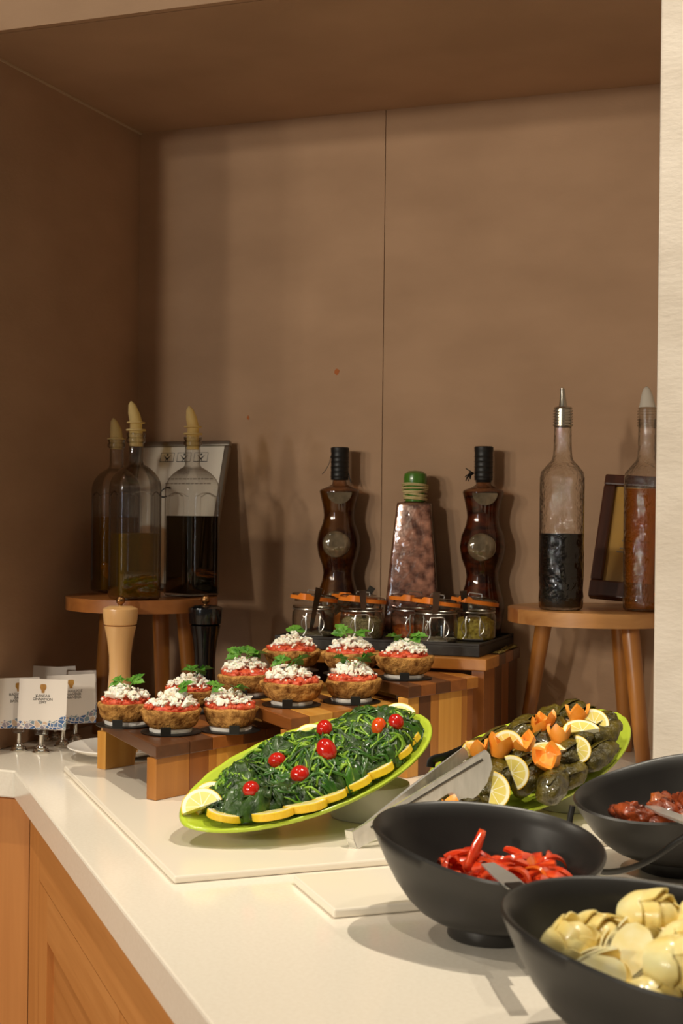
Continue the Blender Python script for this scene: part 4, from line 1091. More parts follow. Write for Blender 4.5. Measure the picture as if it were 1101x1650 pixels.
DOL = [((781, 1308), (806, 1222), .008), ((741, 1308), (760, 1284), .013), ((836, 1280), (872, 1224), .008), ((877, 1288), (903, 1240), .008), ((897, 1265), (940, 1236), .007), ((942, 1240), (990, 1198), .009), ((903, 1232), (928, 1200), .010), ((920, 1206), (948, 1182), .010), ((955, 1195), (995, 1165), .012), ((960, 1178), (985, 1158), .010), ((826, 1232), (852, 1208), .012), ((866, 1206), (888, 1180), .010), ((822, 1192), (856, 1172), .012), ((880, 1186), (905, 1166), .010), ((850, 1182), (868, 1166), .008), ((700, 1298), (722, 1276), .012), ((735, 1250), (775, 1226), .004), ((760, 1236), (785, 1196), .004), ((905, 1172), (950, 1160), .004), ((790, 1216), (826, 1190), .002), ((930, 1166), (962, 1152), .004), ((800, 1262), (838, 1240), .0), ((890, 1215), (915, 1186), .004)]
for i, (a, b, dz) in enumerate(DOL): dolma(a, b, i + 1, dz, .0160 if i % 3 else .0175, VINE if i % 4 else VINE2)
for i, (x, y) in enumerate(((-.085, .050), (-.045, .058), (.0, .060), (.045, .058), (.088, .050), (.12, .036))):      # back row along the far rim
    y *= .86; x *= .95; z = dish_z(x, y, LH, .080) + .0205
    dolma((x - .028, y - .006, z), (x + .028, y + .006, z + .003), 40 + i, 0, .0165, VINE if i % 2 else VINE2, True)
# lemon and carrot garnish
LB2 = 'half lemon slice lying among the stuffed vine leaves'; LG2 = 'lemon slices on the stuffed vine leaves'
for (px, py, roll, tx, sc, dz) in ((813, 1288, -1.75, 0, .80, .022), (824, 1246, -1.2, .1, .74, .024), (818, 1203, -.7, 0, .70, .026), (884, 1213, .1, -.9, .80, .022), (938, 1213, -1.57, -.1, .62, .024), (938, 1181, .25, -.75, .84, .024), (957, 1166, -.4, -.2, .68, .022), (908, 1171, -.1, -1.0, .74, .018), (762, 1212, .9, .2, .5, .02)):
    q = local_ray_on(P2, px, py, heap2, dz)
    q.y = max(q.y, -.058); q.z = max(q.z, dish_z(q.x, q.y, LH, .080) + .016)
    lemon(P2, q, face_view(P2, roll, tx), HS, LB2, LG2, sc)
CARM = mat('carrot', lin(242, 146, 40), lin(250, 170, 74), 50., rough=.35, coat=.2)
def carrot_mesh(seed, r=.0115, h_=.028):
    rng = random.Random(seed); n = 40; mb = MB(); vs = []; np_ = 4
    rows = [0, .15, .35, .55, .75, 1.]
    for t in rows:
        for k in range(n):
            a = 2 * PI * k / n; ph = (k * np_ / n) % 1.
            top = .54 + .46 * (1 - abs(2 * ph - 1)) ** .9
            rad = r * (.55 + .55 * min(1, t * top * 1.5) ** .7) * (1 + .12 * (t ** 2))
            vs.append((rad * math.cos(a), rad * math.sin(a), h_ * t * top))
    m_ = len(rows)
    fs = [(i * n + k, i * n + (k + 1) % n, (i + 1) * n + (k + 1) % n, (i + 1) * n + k) for i in range(m_ - 1) for k in range(n)]
    b0 = len(vs)
    for t in reversed(rows):
        for k in range(n):
            x, y, z = vs[rows.index(t) * n + k]; vs.append((x * .72, y * .72, max(z - .0010, h_ * .52)))
    fs += [((m_ - 1) * n + k, (m_ - 1) * n + (k + 1) % n, b0 + (k + 1) % n, b0 + k) for k in range(n)]
    fs += [(b0 + i * n + k, b0 + i * n + (k + 1) % n, b0 + (i + 1) * n + (k + 1) % n, b0 + (i + 1) * n + k) for i in range(m_ - 1) for k in range(n)]
    fs += [tuple(reversed(range(n))), tuple(range(b0 + (m_ - 1) * n, b0 + m_ * n))]
    return mb.add(vs, fs).mesh('carrot_flower', CARM)
CM = [carrot_mesh(s, .0112 + .0008 * s, .024 + .002 * s) for s in range(3)]
for i, (px, py, sc, rx, ry) in enumerate(((883, 1176, .84, .1, -.15), (864, 1186, .72, .2, .3), (933, 1170, .86, 0, .1), (903, 1203, .96, .3, -.1), (846, 1216, .92, .2, .3), (890, 1237, .98, .7, -.4), (802, 1221, 1.05, .2, .2), (722, 1317, .8, .9, .4), (772, 1224, .75, .2, 0))):
    q = local_ray_on(P2, px, py, heap2, .014); q.y = max(q.y, -.060); q.z = max(q.z, dish_z(q.x, q.y, LH, .080) + .006); q = P2 @ q
    o = bpy.data.objects.new('carrot_flower', CM[i % 3]); COL.objects.link(o)
    o.location = q; o.rotation_euler = (rx, ry, i * 1.3); o.scale = (sc * 1.14,) * 3
    CM[i % 3].polygons.foreach_set('use_smooth', [True] * len(CM[i % 3].polygons)); CM[i % 3].set_sharp_from_angle(angle=math.radians(45))
    tag(o, 'orange carrot carved as a small tulip among the stuffed vine leaves', 'carrot garnish', 'carrot flowers on the stuffed vine leaves')

# ------------------------------------------------------------------ steel tongs
P0 = Vector(onz(574, 1362, BT + .004)); 
def sheet(mb, pts, th, nrm):
    """thin plate from a closed outline of 3D points"""
    n = len(pts); nrm = Vector(nrm).normalized() * th
    vs = [tuple(Vector(p)) for p in pts] + [tuple(Vector(p) + nrm) for p in pts]
    mb.add(vs, [tuple(reversed(range(n))), tuple(range(n, 2 * n))] + [(i, (i + 1) % n, n + (i + 1) % n, n + i) for i in range(n)])
tg = thing('serving_tongs', 'long stainless steel tongs resting on the rim of the vine leaf platter', 'tongs', tuple(P0))
def loc_(p): return Vector(p) - P0
def depth_arm(pixels, Zs):
    return [loc_(atd(px, py, Z)) for (px, py), Z in zip(pixels, Zs)]
ZP = float((np.array(P0) - CAM) @ fw)
ZE = 1.575
def zn(px): return ZP + (ZE - ZP) * (px - 569) / (790 - 569)
near_o = [(577, 1368), (571, 1352), (569, 1340), (640, 1297), (720, 1248), (784, 1209), (790, 1216), (794, 1236), (785, 1262), (771, 1281), (757, 1291), (742, 1292), (730, 1287), (722, 1279), (700, 1293), (646, 1327), (600, 1355)]
pts = depth_arm(near_o, [zn(p[0]) for p in near_o])
vA, vB = pts[5] - pts[2], pts[15] - pts[2]; nn = vA.cross(vB).normalized()
if nn.dot(Vector(fw)) < 0: nn = -nn
mb = MB(); sheet(mb, pts, .0012, nn)
# folded upper flange of the near arm
fl = [(569, 1340), (640, 1297), (720, 1248), (784, 1209)]
top = depth_arm(fl, [zn(p[0]) for p in fl]); mb2 = MB()
vs = [tuple(p) for p in top] + [tuple(p + nn * .007 + Vector((0, 0, -.0005))) for p in top] + [tuple(p + Vector((0, 0, -.0012))) for p in top] + [tuple(p + nn * .007 + Vector((0, 0, -.0017))) for p in top]
fs = []
for k in range(3): fs += [(k, k + 1, 5 + k, 4 + k), (8 + k, 12 + k, 13 + k, 9 + k), (k, 8 + k, 9 + k, k + 1), (4 + k, 5 + k, 13 + k, 12 + k)]
mb.add(vs, fs); mb.obj('arm', STEEL, tg, smooth=False)
rb = [(598, 1334), (640, 1308), (700, 1271), (778, 1224)]
MB().tube([p - nn * .0002 for p in depth_arm(rb, [zn(p[0]) for p in rb])], .0016, 8).obj('bend_shade_strip', DARKSTEEL, tg)  # dark strip added as painted shade along the bend of the arm
ZE2 = 1.645
def zf(px): return ZP + .012 + (ZE2 - ZP) * (px - 580) / (752 - 580)
far_o = [(584, 1330), (660, 1268), (747, 1204), (753, 1210), (757, 1224), (750, 1236), (735, 1246), (700, 1262), (660, 1290), (600, 1338)]
pts = depth_arm(far_o, [zf(p[0]) for p in far_o])
mb = MB(); n2 = (pts[2] - pts[0]).cross(pts[8] - pts[0]).normalized()
if n2.dot(Vector(fw)) < 0: n2 = -n2
sheet(mb, pts, .0012, n2); mb.obj('arm', STEEL, tg, smooth=False)
# bow joining the arms
bow = [(577, 1368), (571, 1352), (569, 1340)]
a_ = depth_arm(bow, [zn(p[0]) for p in bow]); b_ = [p + nn * .016 + Vector((.004, .002, 0)) for p in a_]; c_ = [p + nn * .008 + Vector((-.006, -.003, 0)) for p in a_]
mb = MB()
for k in range(2):
    for (m1, m2) in ((a_, c_), (c_, b_)):
        mb.add([tuple(m1[k]), tuple(m1[k + 1]), tuple(m2[k + 1]), tuple(m2[k])], [(0, 1, 2, 3)])
bo = mb.obj('bow', STEEL, tg, smooth=False); so = bo.modifiers.new('thickness', 'SOLIDIFY'); so.thickness = .0012

# black-handled spoon lying behind the tongs
mb = MB()
hp = [Vector(P2 @ hit(P2, 694, 1236, .018)), Vector(P2 @ hit(P2, 698, 1224, .026)), Vector(P2 @ hit(P2, 720, 1218, .030)), Vector(P2 @ hit(P2, 748, 1206, .034))]
mb.tube(smooth_path(hp, 5), .006, 10, flat=.35)
tag(mb.obj('spoon_handle', BLACK), 'flat black handle lying across the platter behind the tongs', 'handle')

# ------------------------------------------------------------------ black bowls
def bowl_rim(a, R, ha, hr, h0, h1):
    r = R * (1 + .055 * math.cos(3 * (a - ha)) + .10 * math.cos(a - ha) * 0 + .06 * math.cos(2 * (a - ha)))
    return r, h0 + h1 * math.cos(a - hr)
def bowl(cx, cy, R, ha, hr, label, h0=.085, h1=.016):
    o = thing('serving_bowl', label, 'bowl', (cx, cy, 0.))
    n = 72; lev = [0, .04, .12, .24, .40, .58, .76, .90, 1.0]; mb = MB(); vs = []
    zb = .0135; rb = .040
    for t in lev:
        for k in range(n):
            a = 2 * PI * k / n; r, h_ = bowl_rim(a, R, ha, hr, h0, h1)
            q = rb + (r - rb) * t ** .68; vs.append((q * math.cos(a), q * math.sin(a), zb + (h_ - zb) * t ** 1.55))
    m_ = len(lev)
    fs = [(i * n + k, i * n + (k + 1) % n, (i + 1) * n + (k + 1) % n, (i + 1) * n + k) for i in range(m_ - 1) for k in range(n)]
    b0 = len(vs); tk = .0055
    for t in [1.0, .97] + lev[-2::-1]:
        for k in range(n):
            a = 2 * PI * k / n; r, h_ = bowl_rim(a, R, ha, hr, h0, h1)
            if t == 1.0: q, z = r - tk * .35, h_ + .0022
            elif t == .97: q, z = r - tk, h_ + .0004
            else:
                q = rb - .004 + (r - tk - rb + .004) * t ** .68; z = zb + .006 + (h_ - zb - .006) * t ** 1.55
            vs.append((q * math.cos(a), q * math.sin(a), z))
    m2 = len(lev) + 1
    fs += [((m_ - 1) * n + k, (m_ - 1) * n + (k + 1) % n, b0 + (k + 1) % n, b0 + k) for k in range(n)]
    fs += [(b0 + i * n + k, b0 + i * n + (k + 1) % n, b0 + (i + 1) * n + (k + 1) % n, b0 + (i + 1) * n + k) for i in range(m2 - 1) for k in range(n)]
    fs += [tuple(reversed(range(n))), tuple(range(b0 + (m2 - 1) * n, b0 + m2 * n))]
    mb.add(vs, fs).obj('shell', BOWLM, o, angle=60)
    MB().lathe([(.034, .0004), (.0395, .0004), (.0405, .002), (.0395, .0138), (.034, .0138)], 48, closed=True).obj('foot_ring', BOWLM, o, angle=60)
    return o
B1 = onz(793, 1507, 0); B2 = onz(1062, 1700, 0); B3 = onz(1092, 1402, 0)
bowl(B1[0], B1[1], .100, PI * 1.0, PI * .78, 'black bowl of red pepper strips')
bowl(B2[0], B2[1], .102, PI * 1.0, PI * .80, 'black bowl of pale artichoke hearts')
bowl(B3[0], B3[1], .100, PI * 1.05, PI * .33, 'black bowl of sun-dried tomatoes beside the pale pillar', .088, .024)

# red pepper strips
REDP = mat('red_pepper', lin(202, 42, 16), lin(236, 94, 44), 40., rough=.18, coat=.5)
ORAP = mat('orange_pepper', lin(214, 90, 16), lin(224, 112, 30), 40., rough=.2, coat=.5)
def strip_mesh(seed, L, W, curl):
    rng = random.Random(seed); mb = MB(); n = 11; vs = []
    for i in range(n):
        u = i / (n - 1) - .5; a = u * curl; R_ = L / max(curl, .05)
        cx, cz = R_ * math.sin(a), R_ * (math.cos(a) - 1); w_ = W * (1 - .35 * abs(2 * u) ** 3) * (1 + .1 * math.sin(9 * u + seed)); tw = .5 * math.sin(3 * u + seed)
        for s, q in ((-1, -1), (0, -1.3), (1, -1), (1, 1), (0, 1.3), (-1, 1)):
            y, z = s * w_, q * .0014
            vs.append((cx, y * math.cos(tw) - z * math.sin(tw), cz + y * math.sin(tw) + z * math.cos(tw)))
    fs = [(i * 6 + k, i * 6 + (k + 1) % 6, (i + 1) * 6 + (k + 1) % 6, (i + 1) * 6 + k) for i in range(n - 1) for k in range(6)] + [tuple(reversed(range(6))), tuple(range((n - 1) * 6, n * 6))]
    return mb.add(vs, fs).mesh('pepper_strip', REDP)
SM = [strip_mesh(s, .034 + .004 * (s % 4), .0034 + .0006 * (s % 3), (.5, 1.2, 1.9, 2.6)[s % 4]) for s in range(8)]
SMO = [m.copy() for m in SM[:3]]
for m in SMO: m.materials[0] = ORAP
for m in SM + SMO: m.polygons.foreach_set('use_smooth', [True] * len(m.polygons)); m.set_sharp_from_angle(angle=math.radians(50))
rng = random.Random(31)
def inner_r(a, z, R, ha, hr, h0, h1):
    r, h_ = bowl_rim(a, R, ha, hr, h0, h1); f = min(1., max(0., (z - .0195) / (h_ - .0195)))
    return .036 + (r - .0055 - .036) * f ** (.68 / 1.55)
def pile(bx, by, k, n, rmax, z0, z1, centre=None, rim=None, pad=.016):
    t = k / n; z = z0 + (z1 - z0) * t; q = rmax * (.62 + .38 * min(1., t * 1.6)) * math.sqrt(rng.random()); a = rng.random() * 6.283
    x, y, z = bx + q * math.cos(a), by + q * math.sin(a), z + .006 * (1 - (q / rmax) ** 2)
    if rim:
        dx, dy = x - centre[0], y - centre[1]; aa = math.atan2(dy, dx); d_ = math.hypot(dx, dy); lim = inner_r(aa, z - .006, *rim) - pad
        if d_ > lim: x, y = centre[0] + lim * math.cos(aa), centre[1] + lim * math.sin(aa)
    return x, y, z
NP = 150
for k in range(NP):
    x, y, z = pile(B1[0] + .010, B1[1] + .004, k, NP, .072, .030, .064, B1, (.100, PI, PI * .78, .085, .016), .025)
    big = k % 19 == 7
    me = SMO[k % 3] if big else SM[k % 8]
    o = bpy.data.objects.new('pepper_strip', me); COL.objects.link(o); o.location = (x, y, z)
    o.rotation_euler = (rng.uniform(-.5, .5), rng.uniform(-.35, .35), rng.random() * 6.28)
    if big: tag(o, 'orange pepper strip among the red strips in the black bowl', 'pepper strip', 'orange pepper strips in the bowl')
    else: tag(o, 'glossy red roasted pepper strip heaped in the black bowl', 'pepper strip', 'red pepper strips in the bowl')
o = bpy.data.objects.new('pepper_strip', strip_mesh(40, .046, .0048, .25)); COL.objects.link(o)
o.data.polygons.foreach_set('use_smooth', [True] * len(o.data.polygons))
a_, b_ = Vector(onz(756, 1393, .063)), Vector(atd(776, 1345, 1.285)); X = (b_ - a_).normalized(); Zv = (Vector(-fw) - X * Vector(-fw).dot(X)).normalized(); Yv = Zv.cross(X)
o.matrix_world = frame_matrix((a_ + b_) / 2, X, Yv, Zv)
tag(o, 'red pepper strip standing upright out of the heap of pepper strips', 'pepper strip')

# sun-dried tomatoes
SDT = mat('sun_dried_tomato', lin(88, 30, 12), lin(158, 70, 32), 60., rough=.28, coat=.5, bump=.8, bscale=120.)
SDTO = mat('sun_dried_tomato_amber', lin(136, 60, 14), lin(186, 96, 30), 60., rough=.28, coat=.5, bump=.8, bscale=120.)
def crumple(seed, r, m):
    rng = random.Random(seed); mb = MB(); off = Vector((seed * 5.3, 1, 2)); bm = bmesh.new(); bmesh.ops.create_icosphere(bm, subdivisions=3, radius=1.)
    vs = []
    for v in bm.verts:
        d_ = v.co.normalized(); k = 1 + .34 * mnoise.noise(d_ * 1.6 + off) - .30 * abs(mnoise.noise(d_ * 3.4 + off)) - .10 * abs(mnoise.noise(d_ * 7 + off))
        vs.append((d_.x * r * k * 1.35, d_.y * r * k * .9, d_.z * r * k * .62))
    fs = [tuple(v.index for v in f.verts) for f in bm.faces]; bm.free()
    me = mb.add(vs, fs).mesh('sun_dried_tomato', m); me.polygons.foreach_set('use_smooth', [True] * len(me.polygons)); return me
CR = [crumple(s, .0145 + .001 * (s % 3), SDT) for s in range(7)]; CRO = [crumple(s + 9, .015, SDTO) for s in range(2)]
NS = 84
for k in range(NS):
    x, y, z = pile(B3[0] - .006, B3[1] - .002, k, NS, .072, .030, .060, B3, (.100, PI * 1.05, PI * .33, .088, .024), .027)
    amb = k % 15 == 11
    o = bpy.data.objects.new('sun_dried_tomato', CRO[k % 2] if amb else CR[k % 7]); COL.objects.link(o)
    o.location = (x, y, z + (.012 if math.hypot(x - B3[0] - .03, y - B3[1] - .02) < .022 and k > 30 else 0)); o.rotation_euler = (rng.uniform(-.7, .7), rng.uniform(-.7, .7), rng.random() * 6.28)
    if amb: tag(o, 'amber coloured sun-dried tomato among the darker ones in the bowl', 'dried tomato', 'amber sun-dried tomatoes')
    else: tag(o, 'shrivelled dark red sun-dried tomato heaped in the black bowl', 'dried tomato', 'dark sun-dried tomatoes')

# artichoke hearts
ART = mat('artichoke_flesh', lin(240, 212, 124), lin(253, 240, 178), 30., rough=.32, coat=.25, sss=.1, bump=.25, bscale=60.)
ARTC = mat('artichoke_cut', lin(246, 228, 158), lin(254, 246, 206), 70., rough=.35, coat=.2, sss=.1)
def artichoke(seed, cut):
    """trimmed heart: a solid cup wrapped in rings of blunt petals; cut ones are sliced through lengthwise"""
    rng = random.Random(seed); off = Vector((seed * 4.1, 0, 0)); mb = MB()
    mb.lathe([(0, -.004), (.007, -.003), (.0125, .003), (.0155, .012), (.0150, .022), (.011, .033), (.006, .038), (0, .039)], 24)
    mb.v = [(x * (1 + .1 * mnoise.noise(Vector((x, y, z)) * 90 + off)), y * (1 + .1 * mnoise.noise(Vector((x, y, z)) * 90 + off)), z) for x, y, z in mb.v]
    for ring, (R_, h_, n_, w_) in enumerate(((.0160, .040, 4, .95), (.0182, .035, 5, .80), (.0202, .027, 6, .66))):
        for k in range(n_):
            a0 = 2 * PI * (k + .5 * (ring % 2)) / n_ + rng.uniform(-.12, .12); hh = h_ * rng.uniform(.88, 1.08); op = rng.uniform(-.002, .003)
            nu, nv_ = 7, 7; vs = []
            for lay in (0, 1):
                for i in range(nu):
                    v = i / (nu - 1)
                    for j in range(nv_):
                        u = j / (nv_ - 1) * 2 - 1
                        r = R_ * (.45 + .57 * math.sin(PI * (.10 + .56 * v))) + op * v * v - .0014 * lay - .0015 * u * u * v
                        a = a0 + u * w_ * (.62 + .38 * math.sin(PI * min(1, .25 + .6 * v)))
                        z = -.003 + hh * v - (.004 * abs(u) ** 2.5 if i == nu - 1 else 0)
                        vs.append((r * math.cos(a), r * math.sin(a), z))
            m_ = nu * nv_; fs = []
            for i in range(nu - 1):
                for j in range(nv_ - 1):
                    q = i * nv_ + j; fs += [(q, q + 1, q + nv_ + 1, q + nv_), (m_ + q, m_ + q + nv_, m_ + q + nv_ + 1, m_ + q + 1)]
            edge = [j for j in range(nv_)] + [i * nv_ + nv_ - 1 for i in range(1, nu)] + [(nu - 1) * nv_ + j for j in range(nv_ - 2, -1, -1)] + [i * nv_ for i in range(nu - 2, 0, -1)]
            fs += [(edge[k_], edge[(k_ + 1) % len(edge)], m_ + edge[(k_ + 1) % len(edge)], m_ + edge[k_]) for k_ in range(len(edge))]
            mb.add(vs, fs)
    mb.v = [(x, y, z - .017) for x, y, z in mb.v]
    me = mb.mesh('artichoke_heart', [ART, ARTC])
    if cut:
        bm = bmesh.new(); bm.from_mesh(me)
        g = bmesh.ops.bisect_plane(bm, geom=bm.verts[:] + bm.edges[:] + bm.faces[:], plane_co=(0, -.001, 0), plane_no=(0, -1, 0), clear_outer=True)
        ed = [e for e in g['geom_cut'] if isinstance(e, bmesh.types.BMEdge)]
        f_ = bmesh.ops.holes_fill(bm, edges=ed, sides=0)['faces']
        for f in f_: f.material_index = 1
        bm.to_mesh(me); bm.free()
    me.polygons.foreach_set('use_smooth', [True] * len(me.polygons)); me.set_sharp_from_angle(angle=math.radians(50)); return me
AM = [artichoke(s, s % 2) for s in range(6)]
AT = [((893, 1494), .066, 1.2, .2, .4, 3), ((928, 1516), .064, .4, .5, 1.0, 2), ((965, 1500), .060, 1.4, .3, 2.0, 4), ((1015, 1472), .082, 1.35, .3, 1.2, 0), ((985, 1500), .074, .7, 1.2, .2, 2), ((1020, 1535), .066, 0, 0, 0, 1), ((1075, 1515), .070, 1.3, .4, .8, 4), ((1060, 1480), .066, 1.3, -.5, 2.2, 5), ((1085, 1560), .058, .2, .6, .5, 3), ((1040, 1575), .052, 1.5, .1, 1.5, 0), ((1100, 1480), .064, 1., .5, 2.8, 0), ((960, 1545), .050, .9, .9, .3, 5), ((1125, 1530), .062, .8, .5, 1.8, 2), ((1130, 1580), .056, 1.2, .1, .9, 4), ((1085, 1600), .050, 1.4, .3, .2, 0)]
RA, B2RIM = .0187, (.102, PI, PI * .80, .085, .016)
items = [[Vector(onz(px, py, z)), rx, ry, rz, mi] for (px, py), z, rx, ry, rz, mi in AT]
items = items[:13] + [[Vector((B2[0] + .022 * math.cos(k * 2.1), B2[1] + .022 * math.sin(k * 2.1), .038)), 1.3, .3 * k, k * 1.1, (k * 2) % 6] for k in range(4)]
for it in range(400):
    for i_ in range(len(items)):
        for k_ in range(i_):
            a_, b_ = items[i_][0], items[k_][0]; d_ = a_ - b_; L_ = d_.length; need = 2 * RA
            if L_ < need:
                d_ = d_.normalized() if L_ > 1e-5 else Vector((.3, .2, 1)).normalized(); a_ += d_ * ((need - L_) * .5); b_ -= d_ * ((need - L_) * .5)
    for p_ in items:
        p = p_[0]; p.z = min(max(p.z - .0001, .0215 + RA), .082)
        dx, dy = p.x - B2[0], p.y - B2[1]; aa = math.atan2(dy, dx); lim = inner_r(aa, p.z - RA * .6, *B2RIM) - RA * 1.28
        if math.hypot(dx, dy) > lim: p.x, p.y = B2[0] + lim * math.cos(aa), B2[1] + lim * math.sin(aa); p.z += .0002
for p, rx, ry, rz, mi in items:
    o = bpy.data.objects.new('artichoke_heart', AM[mi]); COL.objects.link(o); o.location = p; o.rotation_euler = (rx, ry, rz)
    if mi % 2:
        tag(o, 'halved pale yellow artichoke heart with its cut face showing', 'artichoke', 'halved artichoke hearts in the bowl')
        Yv = -(Vector(-fw) * .8 + Vector((0, 0, .6))).normalized(); Xv = Vector(rt0); Xv = (Xv - Yv * Xv.dot(Yv)).normalized()
        o.matrix_world = frame_matrix(p, Xv, Yv, Xv.cross(Yv)) @ Matrix.Rotation(rx + .6, 4, 'Y') @ Matrix.Rotation(ry * .5, 4, 'X')
    else: tag(o, 'whole pale yellow artichoke heart heaped in the black bowl', 'artichoke', 'whole artichoke hearts in the bowl')

# serving utensils in the bowls
def bar(pts, widths, th, name, mats_, label, cat, upv=(0, 0, 1), tail=None):
    o = thing(name, label, cat, tuple(pts[0])); b0 = Vector(pts[0])
    def seg(pp, ww, m, nm):
        mb = MB(); vs = []
        for i, p in enumerate(pp):
            p = Vector(p) - b0; t = (Vector(pp[min(i + 1, len(pp) - 1)]) - Vector(pp[max(i - 1, 0)])).normalized()
            s_ = t.cross(Vector(upv)).normalized(); n_ = s_.cross(t)
            for a, c_ in ((-1, -1), (1, -1), (1, 1), (-1, 1)): vs.append(tuple(p + s_ * (a * ww[i]) + n_ * (c_ * th / 2)))
        m_ = len(pp); fs = [(i * 4 + k, i * 4 + (k + 1) % 4, i * 4 + 4 + (k + 1) % 4, i * 4 + 4 + k) for i in range(m_ - 1) for k in range(4)] + [(3, 2, 1, 0), tuple(range(4 * m_ - 4, 4 * m_))]
        mb.add(vs, fs).obj(nm, m, o, smooth=False, bevel=.0006)
    seg(pts, widths, mats_, 'blade')
    if tail: seg(tail[0], tail[1], tail[2], 'grip')
    return o
bar([Vector(onz(786, 1392, .072)), Vector(onz(812, 1412, .074)), Vector(onz(834, 1430, .076))], [.006, .009, .0085], .002, 'serving_spoon', STEEL, 'steel server with black grip lying in the red pepper strips', 'server', upv=(-fw[0] * .4, -fw[1] * .4, 1.),
    tail=([Vector(onz(826, 1423, .0775)), Vector(onz(844, 1436, .081)), Vector(onz(862, 1446, .085))], [.007, .0075, .007], BLACK))
bar([Vector(onz(1050, 1300, .066)), Vector(onz(1075, 1311, .074)), Vector(onz(1110, 1324, .084)), Vector(onz(1150, 1338, .094))], [.007, .009, .0085, .008], .003, 'serving_spoon', STEEL, 'steel server lying in the sun-dried tomatoes', 'server', upv=(-fw[0], -fw[1], .9))

# bent black wire between the bowls
wpts = [tuple(atd(px, py, Z)) for px, py, Z in ((923, 1298, 1.47), (918, 1330, 1.47), (925, 1372, 1.47), (950, 1399, 1.45), (985, 1405, 1.415), (1025, 1396, 1.38), (1060, 1378, 1.36), (1096, 1353, 1.345), (1130, 1336, 1.335))]
tag(MB().tube(smooth_path(wpts, 5), .0032, 10).obj('wire_stand', BLACK), 'bent black wire stand curving between the black bowls', 'stand')

# ------------------------------------------------------------------ name cards on small metal stands
def mosaic_mat():
    m, nt, p = base('mosaic_print'); v = coords(nt, (1, 1, 1))
    vo = N(nt, 'ShaderNodeTexVoronoi', feature='F1'); vo.inputs['Scale'].default_value = 150.; nt.links.new(v, vo.inputs['Vector'])
    ve = N(nt, 'ShaderNodeTexVoronoi', feature='DISTANCE_TO_EDGE'); ve.inputs['Scale'].default_value = 150.; nt.links.new(v, ve.inputs['Vector'])
    sp_ = N(nt, 'ShaderNodeSeparateColor'); nt.links.new(vo.outputs['Color'], sp_.inputs[0])
    cr = ramp(nt, sp_.outputs[0], [(.0, lin(52, 84, 138)), (.25, lin(96, 120, 158)), (.45, lin(150, 140, 152)), (.62, lin(120, 140, 152)), (.78, lin(62, 100, 150)), (.9, lin(206, 176, 150))])
    for e in nt.nodes: 
        if e.type == 'VALTORGB': e.color_ramp.interpolation = 'CONSTANT'
    lt = N(nt, 'ShaderNodeMath', operation='LESS_THAN'); lt.inputs[1].default_value = .07; nt.links.new(ve.outputs['Distance'], lt.inputs[0])
    mx = N(nt, 'ShaderNodeMix', data_type='RGBA'); nt.links.new(lt.outputs[0], mx.inputs[0]); nt.links.new(cr, mx.inputs[6]); mx.inputs[7].default_value = lin(228, 218, 210)
    nt.links.new(mx.outputs[2], p.inputs['Base Color']); p.inputs['Roughness'].default_value = .7
    return m
MOS = mosaic_mat(); GOLD = mat('gold_ink', lin(186, 138, 62), lin(160, 110, 44), 90., rough=.5)
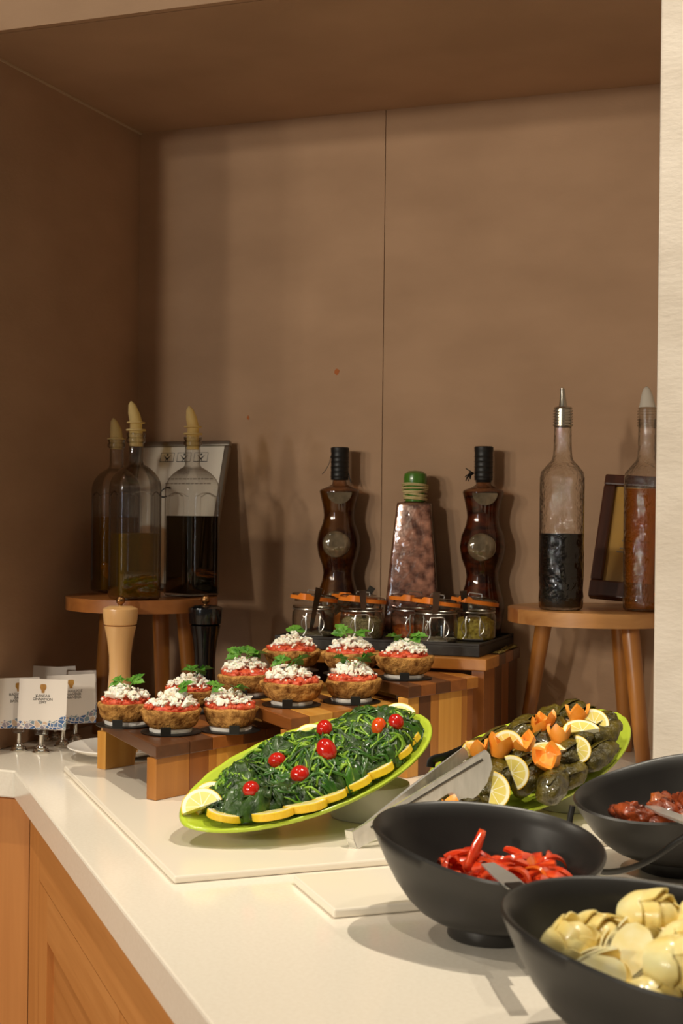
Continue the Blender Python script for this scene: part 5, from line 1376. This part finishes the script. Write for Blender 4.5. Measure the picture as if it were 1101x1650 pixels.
def place_card(px, py, yaw, lean, label, text=None, hcard=.078, wcard=.076, roll=0., off=0.):
    p = onz(px, py, 0)
    o = thing('card_stand', label, 'card stand', (p[0], p[1], .0003), yaw)
    MB().lathe([(0, 0), (.0135, 0), (.0138, .0015), (.0105, .003), (.0118, .0045), (.0108, .0062), (.0072, .0072), (.0085, .0092), (.0072, .0112), (.0040, .0125), (.0034, .026), (.0042, .028), (0, .028)], 28).obj('metal_base', CHROME, o)
    MB().lathe([(0, 0), (.0100, .0), (.0112, .003), (.0112, .008), (.0095, .011), (0, .011)], 24, (0, 0, .028), sx=1., sy=.55).obj('clip', CLEARP, o)
    T_ = Matrix.Translation((off, 0, .036)) @ Matrix.Rotation(lean, 4, 'X') @ Matrix.Rotation(roll, 4, 'Y')
    cd_ = MB()
    w2 = wcard / 2; nseg = 8
    for side in (0,):
        vs = []
        for k in range(nseg + 1):
            x = -w2 + wcard * k / nseg
            for z in (0, hcard):
                for q in (0, .0006): vs.append(tuple(T_ @ Vector((x, q, z))))
        fs = []
        for k in range(nseg):
            a = 4 * k; b = a + 4
            fs += [(a, b, b + 2, a + 2), (a + 1, a + 3, b + 3, b + 1), (a, a + 1, b + 1, b), (a + 2, b + 2, b + 3, a + 3)]
        fs += [(0, 2, 3, 1), (4 * nseg, 4 * nseg + 1, 4 * nseg + 3, 4 * nseg + 2)]
        cd_.add(vs, fs)
    co = cd_.obj('card', CARD, o, smooth=False)
    if text is not None:
        rr = random.Random(int(px)); mb = MB(); n = 18; top_ = []
        for k in range(n + 1):
            x = -w2 + wcard * k / n; top_.append((x, .010 + .005 * rr.random() + .011 * (max(0, k / n - .62) / .38) ** 1.6))
        vs = [tuple(T_ @ Vector((x, -.0003, .0005))) for x, _ in top_] + [tuple(T_ @ Vector((x, -.0003, z))) for x, z in top_]
        mb.add(vs, [(k, k + 1, n + 2 + k, n + 1 + k) for k in range(n)]).obj('mosaic_border', MOS, co, smooth=False)
        cr_ = [(-.0022, 0), (.0022, 0), (.0026, .0035), (.0050, .0075), (.0046, .0125), (.0025, .0135), (-.0025, .0135), (-.0046, .0125), (-.0050, .0075), (-.0026, .0035)]
        mb = MB(); mb.add([tuple(T_ @ Vector((x, -.0003, .0565 + z))) for x, z in cr_], [tuple(range(len(cr_)))]).obj('crest', GOLD, co, smooth=False)
        for i, ln in enumerate(text):
            me = text_mesh(ln, .0056); me.materials.append(INK)
            lt = link('lettering', me, co, False)
            lt.matrix_local = T_ @ Matrix.Translation((0, -.0004, .0500 - i * .0050)) @ Matrix.Rotation(PI / 2, 4, 'X')
    return o
yawc = YAW
place_card(88, 1191, yawc - .05, -.10, 'name card on metal stand, second row, tilted against other cards', None, hcard=.082, roll=-.08)
place_card(71, 1195, yawc + .12, -.08, 'blank-backed name card on metal stand, tallest at the back', None, hcard=.086, wcard=.060, roll=.06)
place_card(101, 1203, yawc + .12, -.12, 'name card with three dark lines, half hidden by the cinnamon card', ('ΚΟΛΙΑΝΔΡΟΣ', 'CORIANDER', 'KORIANDER'), roll=-.04, off=.014)
place_card(121, 1194, yawc + .25, -.1, 'name card on metal stand at the end nearest the pepper mill', ('', '', ''), roll=-.02, wcard=.07)
place_card(30, 1210, yawc + .40, -.10, 'basil name card overlapped by the cinnamon card', ('ΒΑΣΙΛΙΚΟΣ', 'BASIL', 'BASILIKUM'), roll=.0, wcard=.066)
place_card(66, 1213, yawc - .02, -.08, 'cinnamon name card with gold crest standing in front of the others', ('ΚΑΝΕΛΑ', 'CINNAMON', 'ZIMT'), roll=.02)
